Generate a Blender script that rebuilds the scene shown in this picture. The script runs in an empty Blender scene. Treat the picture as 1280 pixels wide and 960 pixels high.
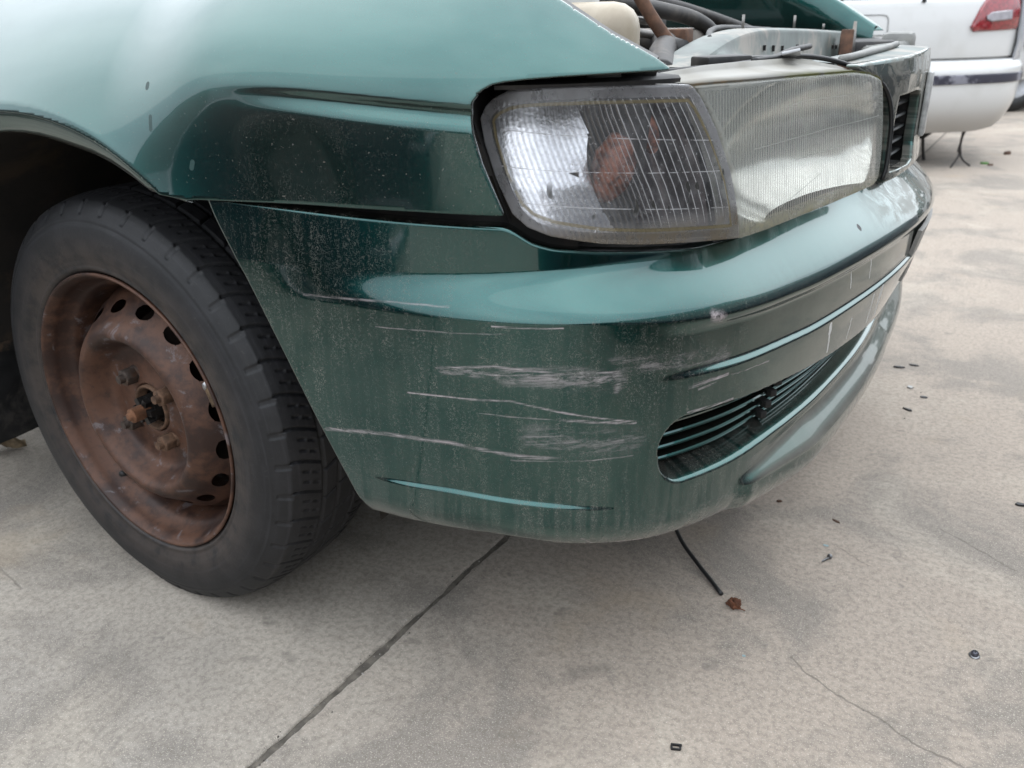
import bpy, bmesh, math, random
import numpy as np
from mathutils import Vector, Matrix, noise as mnoise
random.seed(5); rng = np.random.default_rng(5)
SC_ = bpy.context.scene
COL = SC_.collection
R = math.radians

# ------------------------------------------------------------------ camera
cam_d = bpy.data.cameras.new("camera"); cam = bpy.data.objects.new("camera", cam_d); COL.objects.link(cam)
CAM_POS = Vector((.9524, -.5664, .7701)); YAW, PITCH, ROLL, FPX = R(29.681), R(23.596), R(-1.483), 1046.8
fwd = Vector((-math.sin(YAW)*math.cos(PITCH), math.cos(YAW)*math.cos(PITCH), -math.sin(PITCH)))
rgt = Vector((math.cos(YAW), math.sin(YAW), 0)); upv = rgt.cross(fwd)
r2 = rgt*math.cos(ROLL)+upv*math.sin(ROLL); u2 = -rgt*math.sin(ROLL)+upv*math.cos(ROLL)
M = Matrix((r2, u2, -fwd)).transposed().to_4x4(); M.translation = CAM_POS
cam.matrix_world = M
cam_d.sensor_width = 36; cam_d.lens = 36*FPX/1280; cam_d.clip_start = .02; cam_d.clip_end = 500
cam_d.dof.use_dof = True; cam_d.dof.focus_distance = .92; cam_d.dof.aperture_fstop = 9.0
SC_.camera = cam

# ------------------------------------------------------------------ light
SUN_EL, SUN_ROT = R(52), R(321)
w = bpy.data.worlds.new("World"); SC_.world = w; w.use_nodes = True
nt = w.node_tree; nt.nodes.clear()
wo = nt.nodes.new("ShaderNodeOutputWorld"); bg = nt.nodes.new("ShaderNodeBackground")
sky = nt.nodes.new("ShaderNodeTexSky"); sky.sky_type = 'NISHITA'; sky.sun_disc = False
sky.sun_elevation = SUN_EL; sky.sun_rotation = SUN_ROT; sky.dust_density = 3; sky.air_density = 1
tcw = nt.nodes.new("ShaderNodeTexCoord"); nz = nt.nodes.new("ShaderNodeTexNoise")
nz.inputs['Scale'].default_value = 1.6; nz.inputs['Detail'].default_value = 5; nz.inputs['Roughness'].default_value = .55
nt.links.new(tcw.outputs['Generated'], nz.inputs['Vector'])
crw = nt.nodes.new("ShaderNodeValToRGB")
crw.color_ramp.elements[0].position = .3; crw.color_ramp.elements[0].color = (.57, .63, .70, 1)
crw.color_ramp.elements[1].position = .7; crw.color_ramp.elements[1].color = (.94, .99, 1.05, 1)
nt.links.new(nz.outputs['Fac'], crw.inputs['Fac'])
sc_ = nt.nodes.new("ShaderNodeVectorMath"); sc_.operation = 'SCALE'; sc_.inputs['Scale'].default_value = 25.0
nt.links.new(crw.outputs['Color'], sc_.inputs[0])
sepw = nt.nodes.new("ShaderNodeSeparateXYZ"); nt.links.new(tcw.outputs['Generated'], sepw.inputs[0])      # overcast: brighter towards the zenith
mrw = nt.nodes.new("ShaderNodeMapRange"); mrw.inputs['To Min'].default_value = 23*.55; mrw.inputs['To Max'].default_value = 23*1.42
nt.links.new(sepw.outputs[2], mrw.inputs['Value']); nt.links.new(mrw.outputs[0], sc_.inputs['Scale'])
mxw = nt.nodes.new("ShaderNodeMix"); mxw.data_type = 'RGBA'; mxw.inputs[0].default_value = .80
nt.links.new(sky.outputs[0], mxw.inputs[6]); nt.links.new(sc_.outputs[0], mxw.inputs[7])
nt.links.new(mxw.outputs[2], bg.inputs['Color']); bg.inputs['Strength'].default_value = .10
nt.links.new(bg.outputs[0], wo.inputs[0])
sd_ = bpy.data.lights.new("sun", 'SUN'); sd_.energy = 1.1; sd_.angle = R(140); sd_.color = (1, .97, .92)
sun = bpy.data.objects.new("sun", sd_); COL.objects.link(sun)
sdir = Vector((math.sin(SUN_ROT)*math.cos(SUN_EL), math.cos(SUN_ROT)*math.cos(SUN_EL), math.sin(SUN_EL)))
sun.rotation_euler = (-sdir).to_track_quat('-Z', 'Y').to_euler()
SC_.view_settings.view_transform = 'Standard'; SC_.view_settings.look = 'None'
SC_.view_settings.exposure = 0.62; SC_.view_settings.gamma = 1

# ------------------------------------------------------------------ body surfaces: plan curve + relief
def sstep(x,a,b):
    t=np.clip((np.asarray(x,float)-a)/(b-a),0,1); return t*t*(3-2*t)
def spline(P,n=400):
    P=np.array(P,float); t=np.r_[0,np.cumsum(np.linalg.norm(np.diff(P,axis=0),axis=1))]
    m=np.zeros_like(P)
    m[1:-1]=(P[2:]-P[:-2])/(t[2:]-t[:-2])[:,None]; m[0]=(P[1]-P[0])/(t[1]-t[0]); m[-1]=(P[-1]-P[-2])/(t[-1]-t[-2])
    T=np.linspace(0,t[-1],n); i=np.clip(np.searchsorted(t,T,'right')-1,0,len(t)-2)
    h=(t[i+1]-t[i])[:,None]; s=((T-t[i])[:,None])/h
    return (2*s**3-3*s**2+1)*P[i]+(s**3-2*s**2+s)*h*m[i]+(-2*s**3+3*s**2)*P[i+1]+(s**3-s**2)*h*m[i+1]
HALF=[(-.70,-.004),(-.40,-.002),(-.10,.0),(.20,.008),(.40,.018),(.54,.038),(.63,.075),(.70,.140),(.752,.23),(.795,.36),(.838,.52),(.876,.70),(.889,.86)]
BASE=HALF+[(x,1.72-y) for x,y in HALF[-2::-1]]
Q=spline(BASE,3000); S=np.r_[0,np.cumsum(np.linalg.norm(np.diff(Q,axis=0),axis=1))]
S-=np.interp(-.10,Q[:1000,0],S[:1000])        # s=0 at X=-.10
T_=np.gradient(Q,axis=0)
k=np.exp(-np.linspace(-3,3,61)**2); k/=k.sum()
T_=np.stack([np.convolve(np.pad(T_[:,i],30,'edge'),k,'valid') for i in (0,1)],1)
T_/=np.linalg.norm(T_,axis=1)[:,None]
N_=np.stack([T_[:,1],-T_[:,0]],1)
SC=float(np.interp(.86,Q[:,1],S))             # arc length at the car's centre line
def P3(s,d,z):
    s=np.asarray(s,float)
    x=np.interp(s,S,Q[:,0])-np.interp(s,S,N_[:,0])*d
    y=np.interp(s,S,Q[:,1])-np.interp(s,S,N_[:,1])*d
    return np.stack([x,y,np.broadcast_to(z,x.shape)],-1)
def fold(s): return np.where(np.asarray(s)>SC,2*SC-np.asarray(s),s)
def lut(xs,ys,sm=.02):
    g=np.linspace(xs[0]-.2,xs[-1]+.2,1600); y=np.interp(g,xs,ys); st=g[1]-g[0]
    w=max(2,int(2.5*sm/st)); kk=np.exp(-.5*(np.arange(-w,w+1)*st/sm)**2); kk/=kk.sum()
    y=np.convolve(np.pad(y,w,'edge'),kk,'valid')
    return lambda s: np.interp(s,g,y)
# ---------- bumper relief ----------
ZL=lut([.3,.54,.67,.79,.84,.91,1.01,1.11,1.24,1.39,1.6],[.524,.523,.518,.512,.505,.498,.492,.489,.490,.493,.494])
ZU=lut([.3,.70,.85,1.0,1.6],[.556,.556,.556,.555,.560])
DU=lut([.3,.46,.54,.62,.70,.80,.95,1.3,1.6],[0,.000,.005,.014,.026,.040,.050,.055,.055])
ZG=lut([.8,.87,.97,1.13,1.3,1.43,1.6],[.444,.442,.435,.427,.428,.432,.434])
ZR=lut([.85,.88,.96,1.05,1.18,1.30,1.6],[.322,.3205,.318,.3195,.316,.314,.312])
ZO=lut([.85,.885,.948,1.07,1.2,1.33,1.6],[.398,.398,.395,.384,.373,.364,.352])
ZK=lut([.5,.551,.639,.737,.817,.9],[.336,.335,.336,.324,.307,.300])
ZB=lut([.3,.545,.60,.68,.76,.80,.83,.88,.95,1.02,1.2,1.6],[.287,.287,.287,.283,.271,.264,.258,.253,.248,.243,.240,.240])
INS=lut([.24,.30,.33,.38,.43,.49,.52],[.060,.060,.049,.030,.012,.004,0],.008)
ZT=lut([.30,.38,.436,.524,.6275,.690,.700,.720,.744,.7965,.8617,.9418,1.02,1.13,1.28,1.41,1.6],[.613,.611,.6086,.604,.599,.5955,.5915,.580,.5735,.566,.5586,.5503,.548,.5505,.551,.5555,.557],.004)
def openmask(sf,z):
    """1 inside the lower intake, 0 outside (soft 3 mm edge)"""
    zt,zb=ZO(sf),ZR(sf)
    zc=(zt+zb)/2; h=(zt-zb)/2
    sl=.852
    r=h*.9
    dx=np.maximum(sl+r-sf,0); dz=np.abs(z-zc)
    sd=np.where(dx>0,np.sqrt(dx**2+np.maximum(dz-(h-r),0)**2)-r,dz-h)
    return sd
def d_bumper(s,z):
    sf=fold(s); z=np.asarray(z,float)
    zl,zu,D=ZL(sf),ZU(sf),DU(sf)
    t=np.clip((z-zl)/(zu-zl),0,1)
    d=D*(.45*t+.55*sstep(t,0,1))
    d=d+np.maximum(z-zu,0)*.10
    # recessed band between shoulder and groove
    zg=ZG(sf); a=.0060*sstep(sf,.84,.95)
    d=d+a*sstep(z,zg-.001,zg+.006)*(1-sstep(z,zl-.016,zl-.002))
    # side skirt crease
    zk=ZK(sf); a=.0032*sstep(sf,.53,.60)*(1-sstep(sf,.74,.83))
    d=d+a*(sstep(z,zk-.001,zk+.0035)-1)
    # chin and lip
    zr=ZR(sf)
    d=d+INS(z)*sstep(sf,.95,1.62)
    cs=sstep(sf,.972,1.16)
    d=d-.026*(.35*sstep(sf,.972,1.0)+.65*cs)*sstep(zr-z,.026-.020*cs,.038)
    # bottom tuck
    zb=ZB(sf)
    d=d+.012*np.clip((zb+.03-z)/.03,0,1)**2
    # intake
    sd=openmask(sf,z)
    up=z>(ZO(sf)+ZR(sf))/2
    wall=np.where(up,.004,.020)
    d=d+.05*(1-sstep(sd,-wall,0.0005))
    return d
# ---------- fender ----------
ZC=lut([-.7,.0,.25,.42,.49,.574,.669,.78,.9],[.690,.690,.698,.717,.713,.7065,.6985,.690,.682],.05)
def d_fender(s,z):
    s=np.asarray(s,float); z=np.asarray(z,float)
    zc=ZC(s)
    soft=.006+.05*(1-sstep(s,.25,.45))
    q=(z-zc-.006)/soft
    dz=soft*np.where(q>20,q,np.log1p(np.exp(np.clip(q,-30,20))))
    d=.36*dz+5.2*dz**2*(1-.35*sstep(dz,.1,.3))
    a=.0062*sstep(s,.41,.62)
    w=z-zc
    d=d+a*(sstep(w,-.015,-.001)-sstep(w,-.001,.0065))
    r=np.hypot(s-.1,z-.285)
    d=d-.024*np.exp(-np.maximum(r-.415,0)/.085)*(1-sstep(s,.36,.52))
    return d
# ------------------------------------------------------------------ helpers
def mk(name, V, F, mat, parent=None, uv=None, edge=None, smooth=True, loc=None):
    me = bpy.data.meshes.new(name)
    V = np.asarray(V, np.float32)
    if isinstance(F, np.ndarray):
        n, k_ = F.shape
        me.vertices.add(len(V)); me.vertices.foreach_set('co', V.ravel())
        me.loops.add(n*k_); me.loops.foreach_set('vertex_index', F.astype(np.int32).ravel())
        me.polygons.add(n); me.polygons.foreach_set('loop_start', np.arange(0, n*k_, k_, dtype=np.int32))
        me.polygons.foreach_set('loop_total', np.full(n, k_, np.int32))
        me.update(calc_edges=True)
    else:
        me.from_pydata([tuple(map(float, v)) for v in V], [], F); me.update()
    if uv is not None:
        l = me.uv_layers.new(name='UVMap'); vi = np.empty(len(me.loops), np.int32)
        me.loops.foreach_get('vertex_index', vi)
        l.data.foreach_set('uv', np.asarray(uv, np.float32)[vi].ravel())
    if edge is not None:
        a = me.attributes.new('edge', 'FLOAT', 'POINT'); a.data.foreach_set('value', np.asarray(edge, np.float32))
    me.polygons.foreach_set('use_smooth', np.full(len(me.polygons), smooth))
    o = bpy.data.objects.new(name, me); COL.objects.link(o)
    if mat: me.materials.append(mat)
    if parent: o.parent = parent
    if loc is not None: o.location = loc
    return o
def tag(o, label=None, cat=None, group=None, kind=None):
    if label: o['label'] = label
    if cat: o['category'] = cat
    if group: o['group'] = group
    if kind: o['kind'] = kind
    return o
def empty(name, loc=(0, 0, 0), parent=None):
    o = bpy.data.objects.new(name, None); COL.objects.link(o); o.location = loc; o.empty_display_size = .1
    if parent: o.parent = parent
    return o
def gridF(nu, nv, wrap=False):
    i = np.arange(nu if wrap else nu-1)[:, None]; j = np.arange(nv-1)[None, :]
    i2 = (i+1) % nu
    return np.stack([i*nv+j, i2*nv+j, i2*nv+j+1, i*nv+j+1], -1).reshape(-1, 4)
def polysd(P, poly):
    """signed distance (negative inside) and nearest point on a closed polygon"""
    poly = np.asarray(poly, float); A = poly; B = np.roll(poly, -1, 0)
    best = np.full(len(P), 1e9); near = P.copy(); ins = np.zeros(len(P), bool)
    for a, b in zip(A, B):
        e = b-a; L = e@e+1e-18
        t = np.clip(((P-a)@e)/L, 0, 1); q = a+t[:, None]*e
        dd = np.hypot(*(P-q).T); m = dd < best
        best[m] = dd[m]; near[m] = q[m]
        c = (a[1] > P[:, 1]) != (b[1] > P[:, 1])
        if c.any():
            with np.errstate(all='ignore'):
                xi = a[0]+(P[:, 1]-a[1])*(b[0]-a[0])/(b[1]-a[1])
            ins ^= c & (P[:, 0] < xi)
    return np.where(ins, -best, best), near
def trimmed(fun, outline, du, dv, holes=(), mat=None, name='panel', parent=None, flange=None, uvf=None, keepuv=None, us=None):
    """sheet over the (u,v) outline: a grid cut and snapped to the outline, then folded in along its edge.
       fun(u,v,depth,out) -> xyz ; flange = list of (outward, inward) rows"""
    ol = np.asarray(outline, float); lo, hi = ol.min(0), ol.max(0)
    U = us if us is not None else np.arange(lo[0]-du, hi[0]+2*du, du)
    Vv = np.arange(lo[1]-dv, hi[1]+2*dv, dv)
    g = np.stack(np.meshgrid(U, Vv, indexing='ij'), -1).reshape(-1, 2)
    sc = np.array([1., du/dv]) if dv < du else np.array([1., 1.])
    sd, near = polysd(g, ol); cell = .62*max(du, dv)
    for h in holes:
        s2, n2 = polysd(g, h); s2 = -s2
        m = s2 > sd; sd = np.where(m, s2, sd); near[m] = n2[m]
    snap = np.abs(sd) < cell
    g = np.where(snap[:, None], near, g)
    ok = (sd < cell)
    F = gridF(len(U), len(Vv)); F = F[ok[F].all(1)]
    # drop quads collapsed by snapping
    a = g[F]; ar = np.abs(.5*((a[:, 2, 0]-a[:, 0, 0])*(a[:, 3, 1]-a[:, 1, 1])-(a[:, 3, 0]-a[:, 1, 0])*(a[:, 2, 1]-a[:, 0, 1])))
    cen = a.mean(1); sc_, _ = polysd(cen, ol)
    bad = (sc_ > 0)
    for h in holes: bad |= polysd(cen, h)[0] < 0
    F = F[(ar > 1e-9) & ~bad]
    used = np.unique(F); mp = np.full(len(g), -1); mp[used] = np.arange(len(used)); F = mp[F]; g = g[used]; sd = sd[used]; snap = snap[used]
    n0 = len(g); dep = np.zeros(n0); out = np.zeros((n0, 2))
    Vx = fun(g[:, 0], g[:, 1], dep); edge = np.maximum(-sd, 0); edge[snap] = 0
    UV = g if uvf is None else uvf(g[:, 0], g[:, 1])
    if flange:
        E = np.concatenate([F[:, [0, 1]], F[:, [1, 2]], F[:, [2, 3]], F[:, [3, 0]]])
        key = np.sort(E, 1); kk = key[:, 0].astype(np.int64)*n0+key[:, 1]
        _, inv, cnt = np.unique(kk, return_inverse=True, return_counts=True)
        B = E[cnt[inv] == 1]
        nrm = np.zeros((n0, 2)); t = g[B[:, 1]]-g[B[:, 0]]; t /= np.linalg.norm(t, axis=1)[:, None]+1e-12
        on = np.stack([t[:, 1], -t[:, 0]], 1)
        np.add.at(nrm, B[:, 0], on); np.add.at(nrm, B[:, 1], on)
        nrm /= np.linalg.norm(nrm, axis=1)[:, None]+1e-12
        for _ in range(3):
            n2 = nrm.copy(); np.add.at(n2, B[:, 0], nrm[B[:, 1]]); np.add.at(n2, B[:, 1], nrm[B[:, 0]])
            nrm = n2/(np.linalg.norm(n2, axis=1)[:, None]+1e-12)
        bi = np.unique(B); prev = {}; idx = np.full(n0, -1); idx[bi] = np.arange(len(bi))
        rows = [bi]
        allV, allUV, allE = [Vx], [UV], [edge]; base = n0
        for (oo, inn) in flange:
            gg = g[bi]+nrm[bi]*oo
            allV.append(fun(gg[:, 0], gg[:, 1], np.full(len(bi), inn)))
            allUV.append(UV[bi]); allE.append(np.full(len(bi), -inn))
            rows.append(np.arange(base, base+len(bi))); base += len(bi)
        Fs = [F]
        for r0, r1 in zip(rows[:-1], rows[1:]):
            i0, i1 = idx[B[:, 0]], idx[B[:, 1]]
            Fs.append(np.stack([r0[i1], r0[i0], r1[i0], r1[i1]], 1))
        Vx = np.concatenate(allV); UV = np.concatenate(allUV); edge = np.concatenate(allE); F = np.concatenate(Fs)
    return mk(name, Vx, F, mat, parent, UV, edge)
def tube(name, pts, rad, mat, parent=None, n=10, smooth_n=None, cap=True):
    P = np.asarray(pts, float)
    if smooth_n: P = spline(P, smooth_n)
    m = len(P); rr = np.broadcast_to(np.asarray(rad, float), (m,)) if np.ndim(rad) == 0 else np.interp(np.linspace(0, 1, m), np.linspace(0, 1, len(rad)), rad)
    T = np.gradient(P, axis=0); T /= np.linalg.norm(T, axis=1)[:, None]+1e-12
    u = np.cross(T[0], [0, 0, 1.]); 
    if np.linalg.norm(u) < .1: u = np.cross(T[0], [0, 1., 0])
    V = []
    for i in range(m):
        u = u-T[i]*(u@T[i]); u /= np.linalg.norm(u); v = np.cross(T[i], u)
        a = np.arange(n)*2*math.pi/n
        V.append(P[i]+rr[i]*(np.cos(a)[:, None]*u+np.sin(a)[:, None]*v))
    V = np.concatenate(V)
    F = [[i*n+j, i*n+(j+1) % n, (i+1)*n+(j+1) % n, (i+1)*n+j] for i in range(m-1) for j in range(n)]
    if cap: F += [list(range(n))[::-1], [(m-1)*n+j for j in range(n)]]
    return mk(name, V, F, mat, parent)
def lathe(name, prof, fr, mat, parent=None, n=96):
    """prof: list of (radius, outward); fr = (centre, forward, up, outward axis)"""
    c, ax, up, out = fr; th = np.arange(n)*2*math.pi/n
    pr = np.asarray(prof, float)
    V = c+(np.cos(th)[:, None, None]*ax+np.sin(th)[:, None, None]*up)*pr[None, :, 0:1]+out*pr[None, :, 1:2]
    V = V.reshape(-1, 3)
    return mk(name, V, gridF(n, len(pr), True), mat, parent)
def box(name, lo, hi, mat, parent=None, bev=.003, frame=None, seg=2):
    bm = bmesh.new(); bmesh.ops.create_cube(bm, size=1)
    lo, hi = Vector(lo), Vector(hi)
    for v in bm.verts: v.co = Vector([(lo[i]+hi[i])/2+v.co[i]*(hi[i]-lo[i]) for i in range(3)])
    if bev: bmesh.ops.bevel(bm, geom=bm.edges[:], offset=bev, segments=seg, affect='EDGES', profile=.5)
    if frame is not None: bm.transform(frame)
    return bmo(name, bm, mat, parent)
def bmo(name, bm, mat, parent=None, smooth=True):
    me = bpy.data.meshes.new(name); bmesh.ops.recalc_face_normals(bm, faces=bm.faces[:])
    bm.to_mesh(me); bm.free()
    for p in me.polygons: p.use_smooth = smooth
    o = bpy.data.objects.new(name, me); COL.objects.link(o)
    if mat: me.materials.append(mat)
    if parent: o.parent = parent
    if smooth:
        try: me.set_sharp_from_angle(angle=R(40))
        except Exception: pass
    return o
def blob(name, rad, mat, loc, scale=(1, 1, 1), rot=(0, 0, 0), amp=.25, freq=2.0, parent=None, sub=3, seed=0, smooth=True):
    bm = bmesh.new(); bmesh.ops.create_icosphere(bm, subdivisions=sub, radius=1)
    for v in bm.verts:
        v.co *= 1+amp*mnoise.noise(v.co*freq+Vector((seed*7.3, seed*1.7, 0)))
    bm.transform(Matrix.LocRotScale(Vector(loc), __import__('mathutils').Euler(rot), Vector(scale)*rad))
    return bmo(name, bm, mat, parent, smooth)
def loft(name, rows, mat, parent=None, uv=None, thick=0):
    rows = np.asarray(rows, float); a, b = rows.shape[:2]
    V = rows.reshape(-1, 3); F = gridF(a, b)
    if thick:
        n = np.cross(np.gradient(rows, axis=0), np.gradient(rows, axis=1)) if a > 1 else None
        n /= np.linalg.norm(n, axis=2)[..., None]+1e-12
        V2 = (rows-n*thick).reshape(-1, 3); k0 = len(V)
        F2 = F[:, ::-1]+k0
        def side(ix): return np.stack([ix[:-1], ix[1:], ix[1:]+k0, ix[:-1]+k0], 1)
        I = np.arange(a*b).reshape(a, b)
        F = np.concatenate([F, F2, side(I[0]), side(I[-1][::-1]), side(I[:, 0][::-1]), side(I[:, -1])])
        V = np.concatenate([V, V2])
    o = mk(name, V, F, mat, parent)
    try: o.data.set_sharp_from_angle(angle=R(35))
    except Exception: pass
    return o

# ------------------------------------------------------------------ materials
class NT:
    def __init__(s, name):
        s.m = bpy.data.materials.new(name); s.m.use_nodes = True; s.t = s.m.node_tree; s.t.nodes.clear()
        s.out = s.t.nodes.new('ShaderNodeOutputMaterial')
    def set(s, sock, v):
        if hasattr(v, 'is_output'): s.t.links.new(v, sock)
        elif isinstance(v, (tuple, list)):
            sock.default_value = (*v, 1) if len(v) == 3 and sock.type == 'RGBA' else v
        else: sock.default_value = v
    def n(s, typ, ins=None, out=0, **props):
        nd = s.t.nodes.new('ShaderNode'+typ)
        for k, v in props.items(): setattr(nd, k, v)
        for k, v in (ins or {}).items(): s.set(nd.inputs[k], v)
        return nd.outputs[out]
    def math(s, op, a, b=0, c=0, clamp=False): return s.n('Math', {0: a, 1: b, 2: c}, operation=op, use_clamp=clamp)
    def add(s, a, b): return s.math('ADD', a, b)
    def mul(s, a, b): return s.math('MULTIPLY', a, b)
    def sub(s, a, b): return s.math('SUBTRACT', a, b)
    def mx(s, a, b): return s.math('MAXIMUM', a, b)
    def step(s, x, a, b):
        return s.n('MapRange', {'Value': x, 'From Min': a, 'From Max': b, 'To Min': 0., 'To Max': 1.}, interpolation_type='SMOOTHSTEP')
    def mix(s, f, a, b): return s.n('Mix', {0: f, 6: a, 7: b}, out=2, data_type='RGBA')
    def noise(s, vec, scale, detail=3, rough=.5, dist=0., out=0):
        return s.n('TexNoise', {'Vector': vec, 'Scale': scale, 'Detail': detail, 'Roughness': rough, 'Distortion': dist}, out=out)
    def scale(s, vec, v): return s.n('VectorMath', {0: vec, 1: v}, operation='MULTIPLY')
    def vadd(s, vec, v): return s.n('VectorMath', {0: vec, 1: v}, operation='ADD')
    def uv(s): return s.n('UVMap', uv_map='UVMap')
    def obj(s): return s.n('TexCoord', out=3)
    def attr(s, name): return s.n('Attribute', attribute_name=name, out=2)
    def sep(s, v):
        nd = s.t.nodes.new('ShaderNodeSeparateXYZ'); s.set(nd.inputs[0], v); return nd.outputs
    def bump(s, h, strength=.3, dist=.001, normal=None):
        d = {'Height': h, 'Strength': strength, 'Distance': dist}
        if normal is not None: d['Normal'] = normal
        return s.n('Bump', d)
    def bsdf(s, **kw): return s.n('BsdfPrincipled', {k.replace('_', ' '): v for k, v in kw.items()})
    def done(s, sh): s.t.links.new(sh, s.out.inputs[0]); return s.m
def plain(name, col, rough=.6, metal=0., var=.25, vscale=30., bump=.0, bscale=80., spec=.5, dirt=None, coat=0.):
    col = tuple(c*.52 for c in col); dirt = (*[c*.52 for c in dirt[:3]], dirt[3]) if dirt else None
    t = NT(name); o = t.obj()
    nz1 = t.noise(o, vscale, 5, .6)
    c2 = tuple(c*(1-var) for c in col); c3 = tuple(min(1, c*(1+var)) for c in col)
    base = t.mix(t.step(nz1, .3, .7), c2, c3)
    if dirt:
        dm = t.mul(t.step(t.noise(o, vscale*.6, 6, .65, .5), .48, .66), dirt[3])
        base = t.mix(dm, base, dirt[:3])
    kw = dict(Base_Color=base, Roughness=t.math('ADD', rough, t.mul(t.sub(nz1, .5), .2)), Metallic=metal)
    sh = t.n('BsdfPrincipled', {'Base Color': base, 'Roughness': kw['Roughness'], 'Metallic': metal, 'Specular IOR Level': spec, 'Coat Weight': coat})
    if bump:
        nd = sh.node; t.set(nd.inputs['Normal'], t.bump(t.noise(o, bscale, 5, .6), bump, .002))
    return t.done(sh)

# scratch helper: a node group giving a soft, fibrous line between two points of the (s,z) sheet
def scratch_group():
    g = bpy.data.node_groups.new('scratch', 'ShaderNodeTree')
    for nm, ty in (('P', 'NodeSocketVector'), ('A', 'NodeSocketVector'), ('E', 'NodeSocketVector'), ('W', 'NodeSocketFloat')):
        g.interface.new_socket(nm, in_out='INPUT', socket_type=ty)
    g.interface.new_socket('Mask', in_out='OUTPUT', socket_type='NodeSocketFloat')
    gi = g.nodes.new('NodeGroupInput'); go = g.nodes.new('NodeGroupOutput')
    def vm(op, a, b=None):
        n = g.nodes.new('ShaderNodeVectorMath'); n.operation = op
        g.links.new(a, n.inputs[0]); 
        if b is not None: g.links.new(b, n.inputs[1])
        return n
    def mm(op, a, b=None, c=False):
        n = g.nodes.new('ShaderNodeMath'); n.operation = op; n.use_clamp = c
        for i, v in enumerate((a, b)):
            if v is None: continue
            if hasattr(v, 'is_output'): g.links.new(v, n.inputs[i])
            else: n.inputs[i].default_value = v
        return n.outputs[0]
    w_ = vm('SUBTRACT', gi.outputs['P'], gi.outputs['A']).outputs[0]
    num = vm('DOT_PRODUCT', w_, gi.outputs['E']).outputs[1]; den = vm('DOT_PRODUCT', gi.outputs['E'], gi.outputs['E']).outputs[1]
    t = mm('DIVIDE', num, den, True)
    sc = g.nodes.new('ShaderNodeVectorMath'); sc.operation = 'SCALE'; g.links.new(gi.outputs['E'], sc.inputs[0]); g.links.new(t, sc.inputs['Scale'])
    df = vm('SUBTRACT', w_, sc.outputs[0]).outputs[0]
    ln = vm('LENGTH', df).outputs[1]
    mr = g.nodes.new('ShaderNodeMapRange'); mr.interpolation_type = 'SMOOTHSTEP'
    g.links.new(ln, mr.inputs['Value']); g.links.new(gi.outputs['W'], mr.inputs['From Max']); mr.inputs['From Min'].default_value = 0
    mr.inputs['To Min'].default_value = 1; mr.inputs['To Max'].default_value = 0
    g.links.new(mr.outputs[0], go.inputs[0])
    return g
SCR = scratch_group()
def scratches(t, uv, lines):
    """lines: (points, half width, strength)"""
    tot = None
    for pts, wd, st in lines:
        for a, b in zip(pts[:-1], pts[1:]):
            n = t.t.nodes.new('ShaderNodeGroup'); n.node_tree = SCR
            t.set(n.inputs['P'], uv); n.inputs['A'].default_value = (*a, 0); n.inputs['E'].default_value = (b[0]-a[0], b[1]-a[1], 0); n.inputs['W'].default_value = wd
            v = t.mul(n.outputs[0], st)
            tot = v if tot is None else t.mx(tot, v)
    return tot
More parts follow.
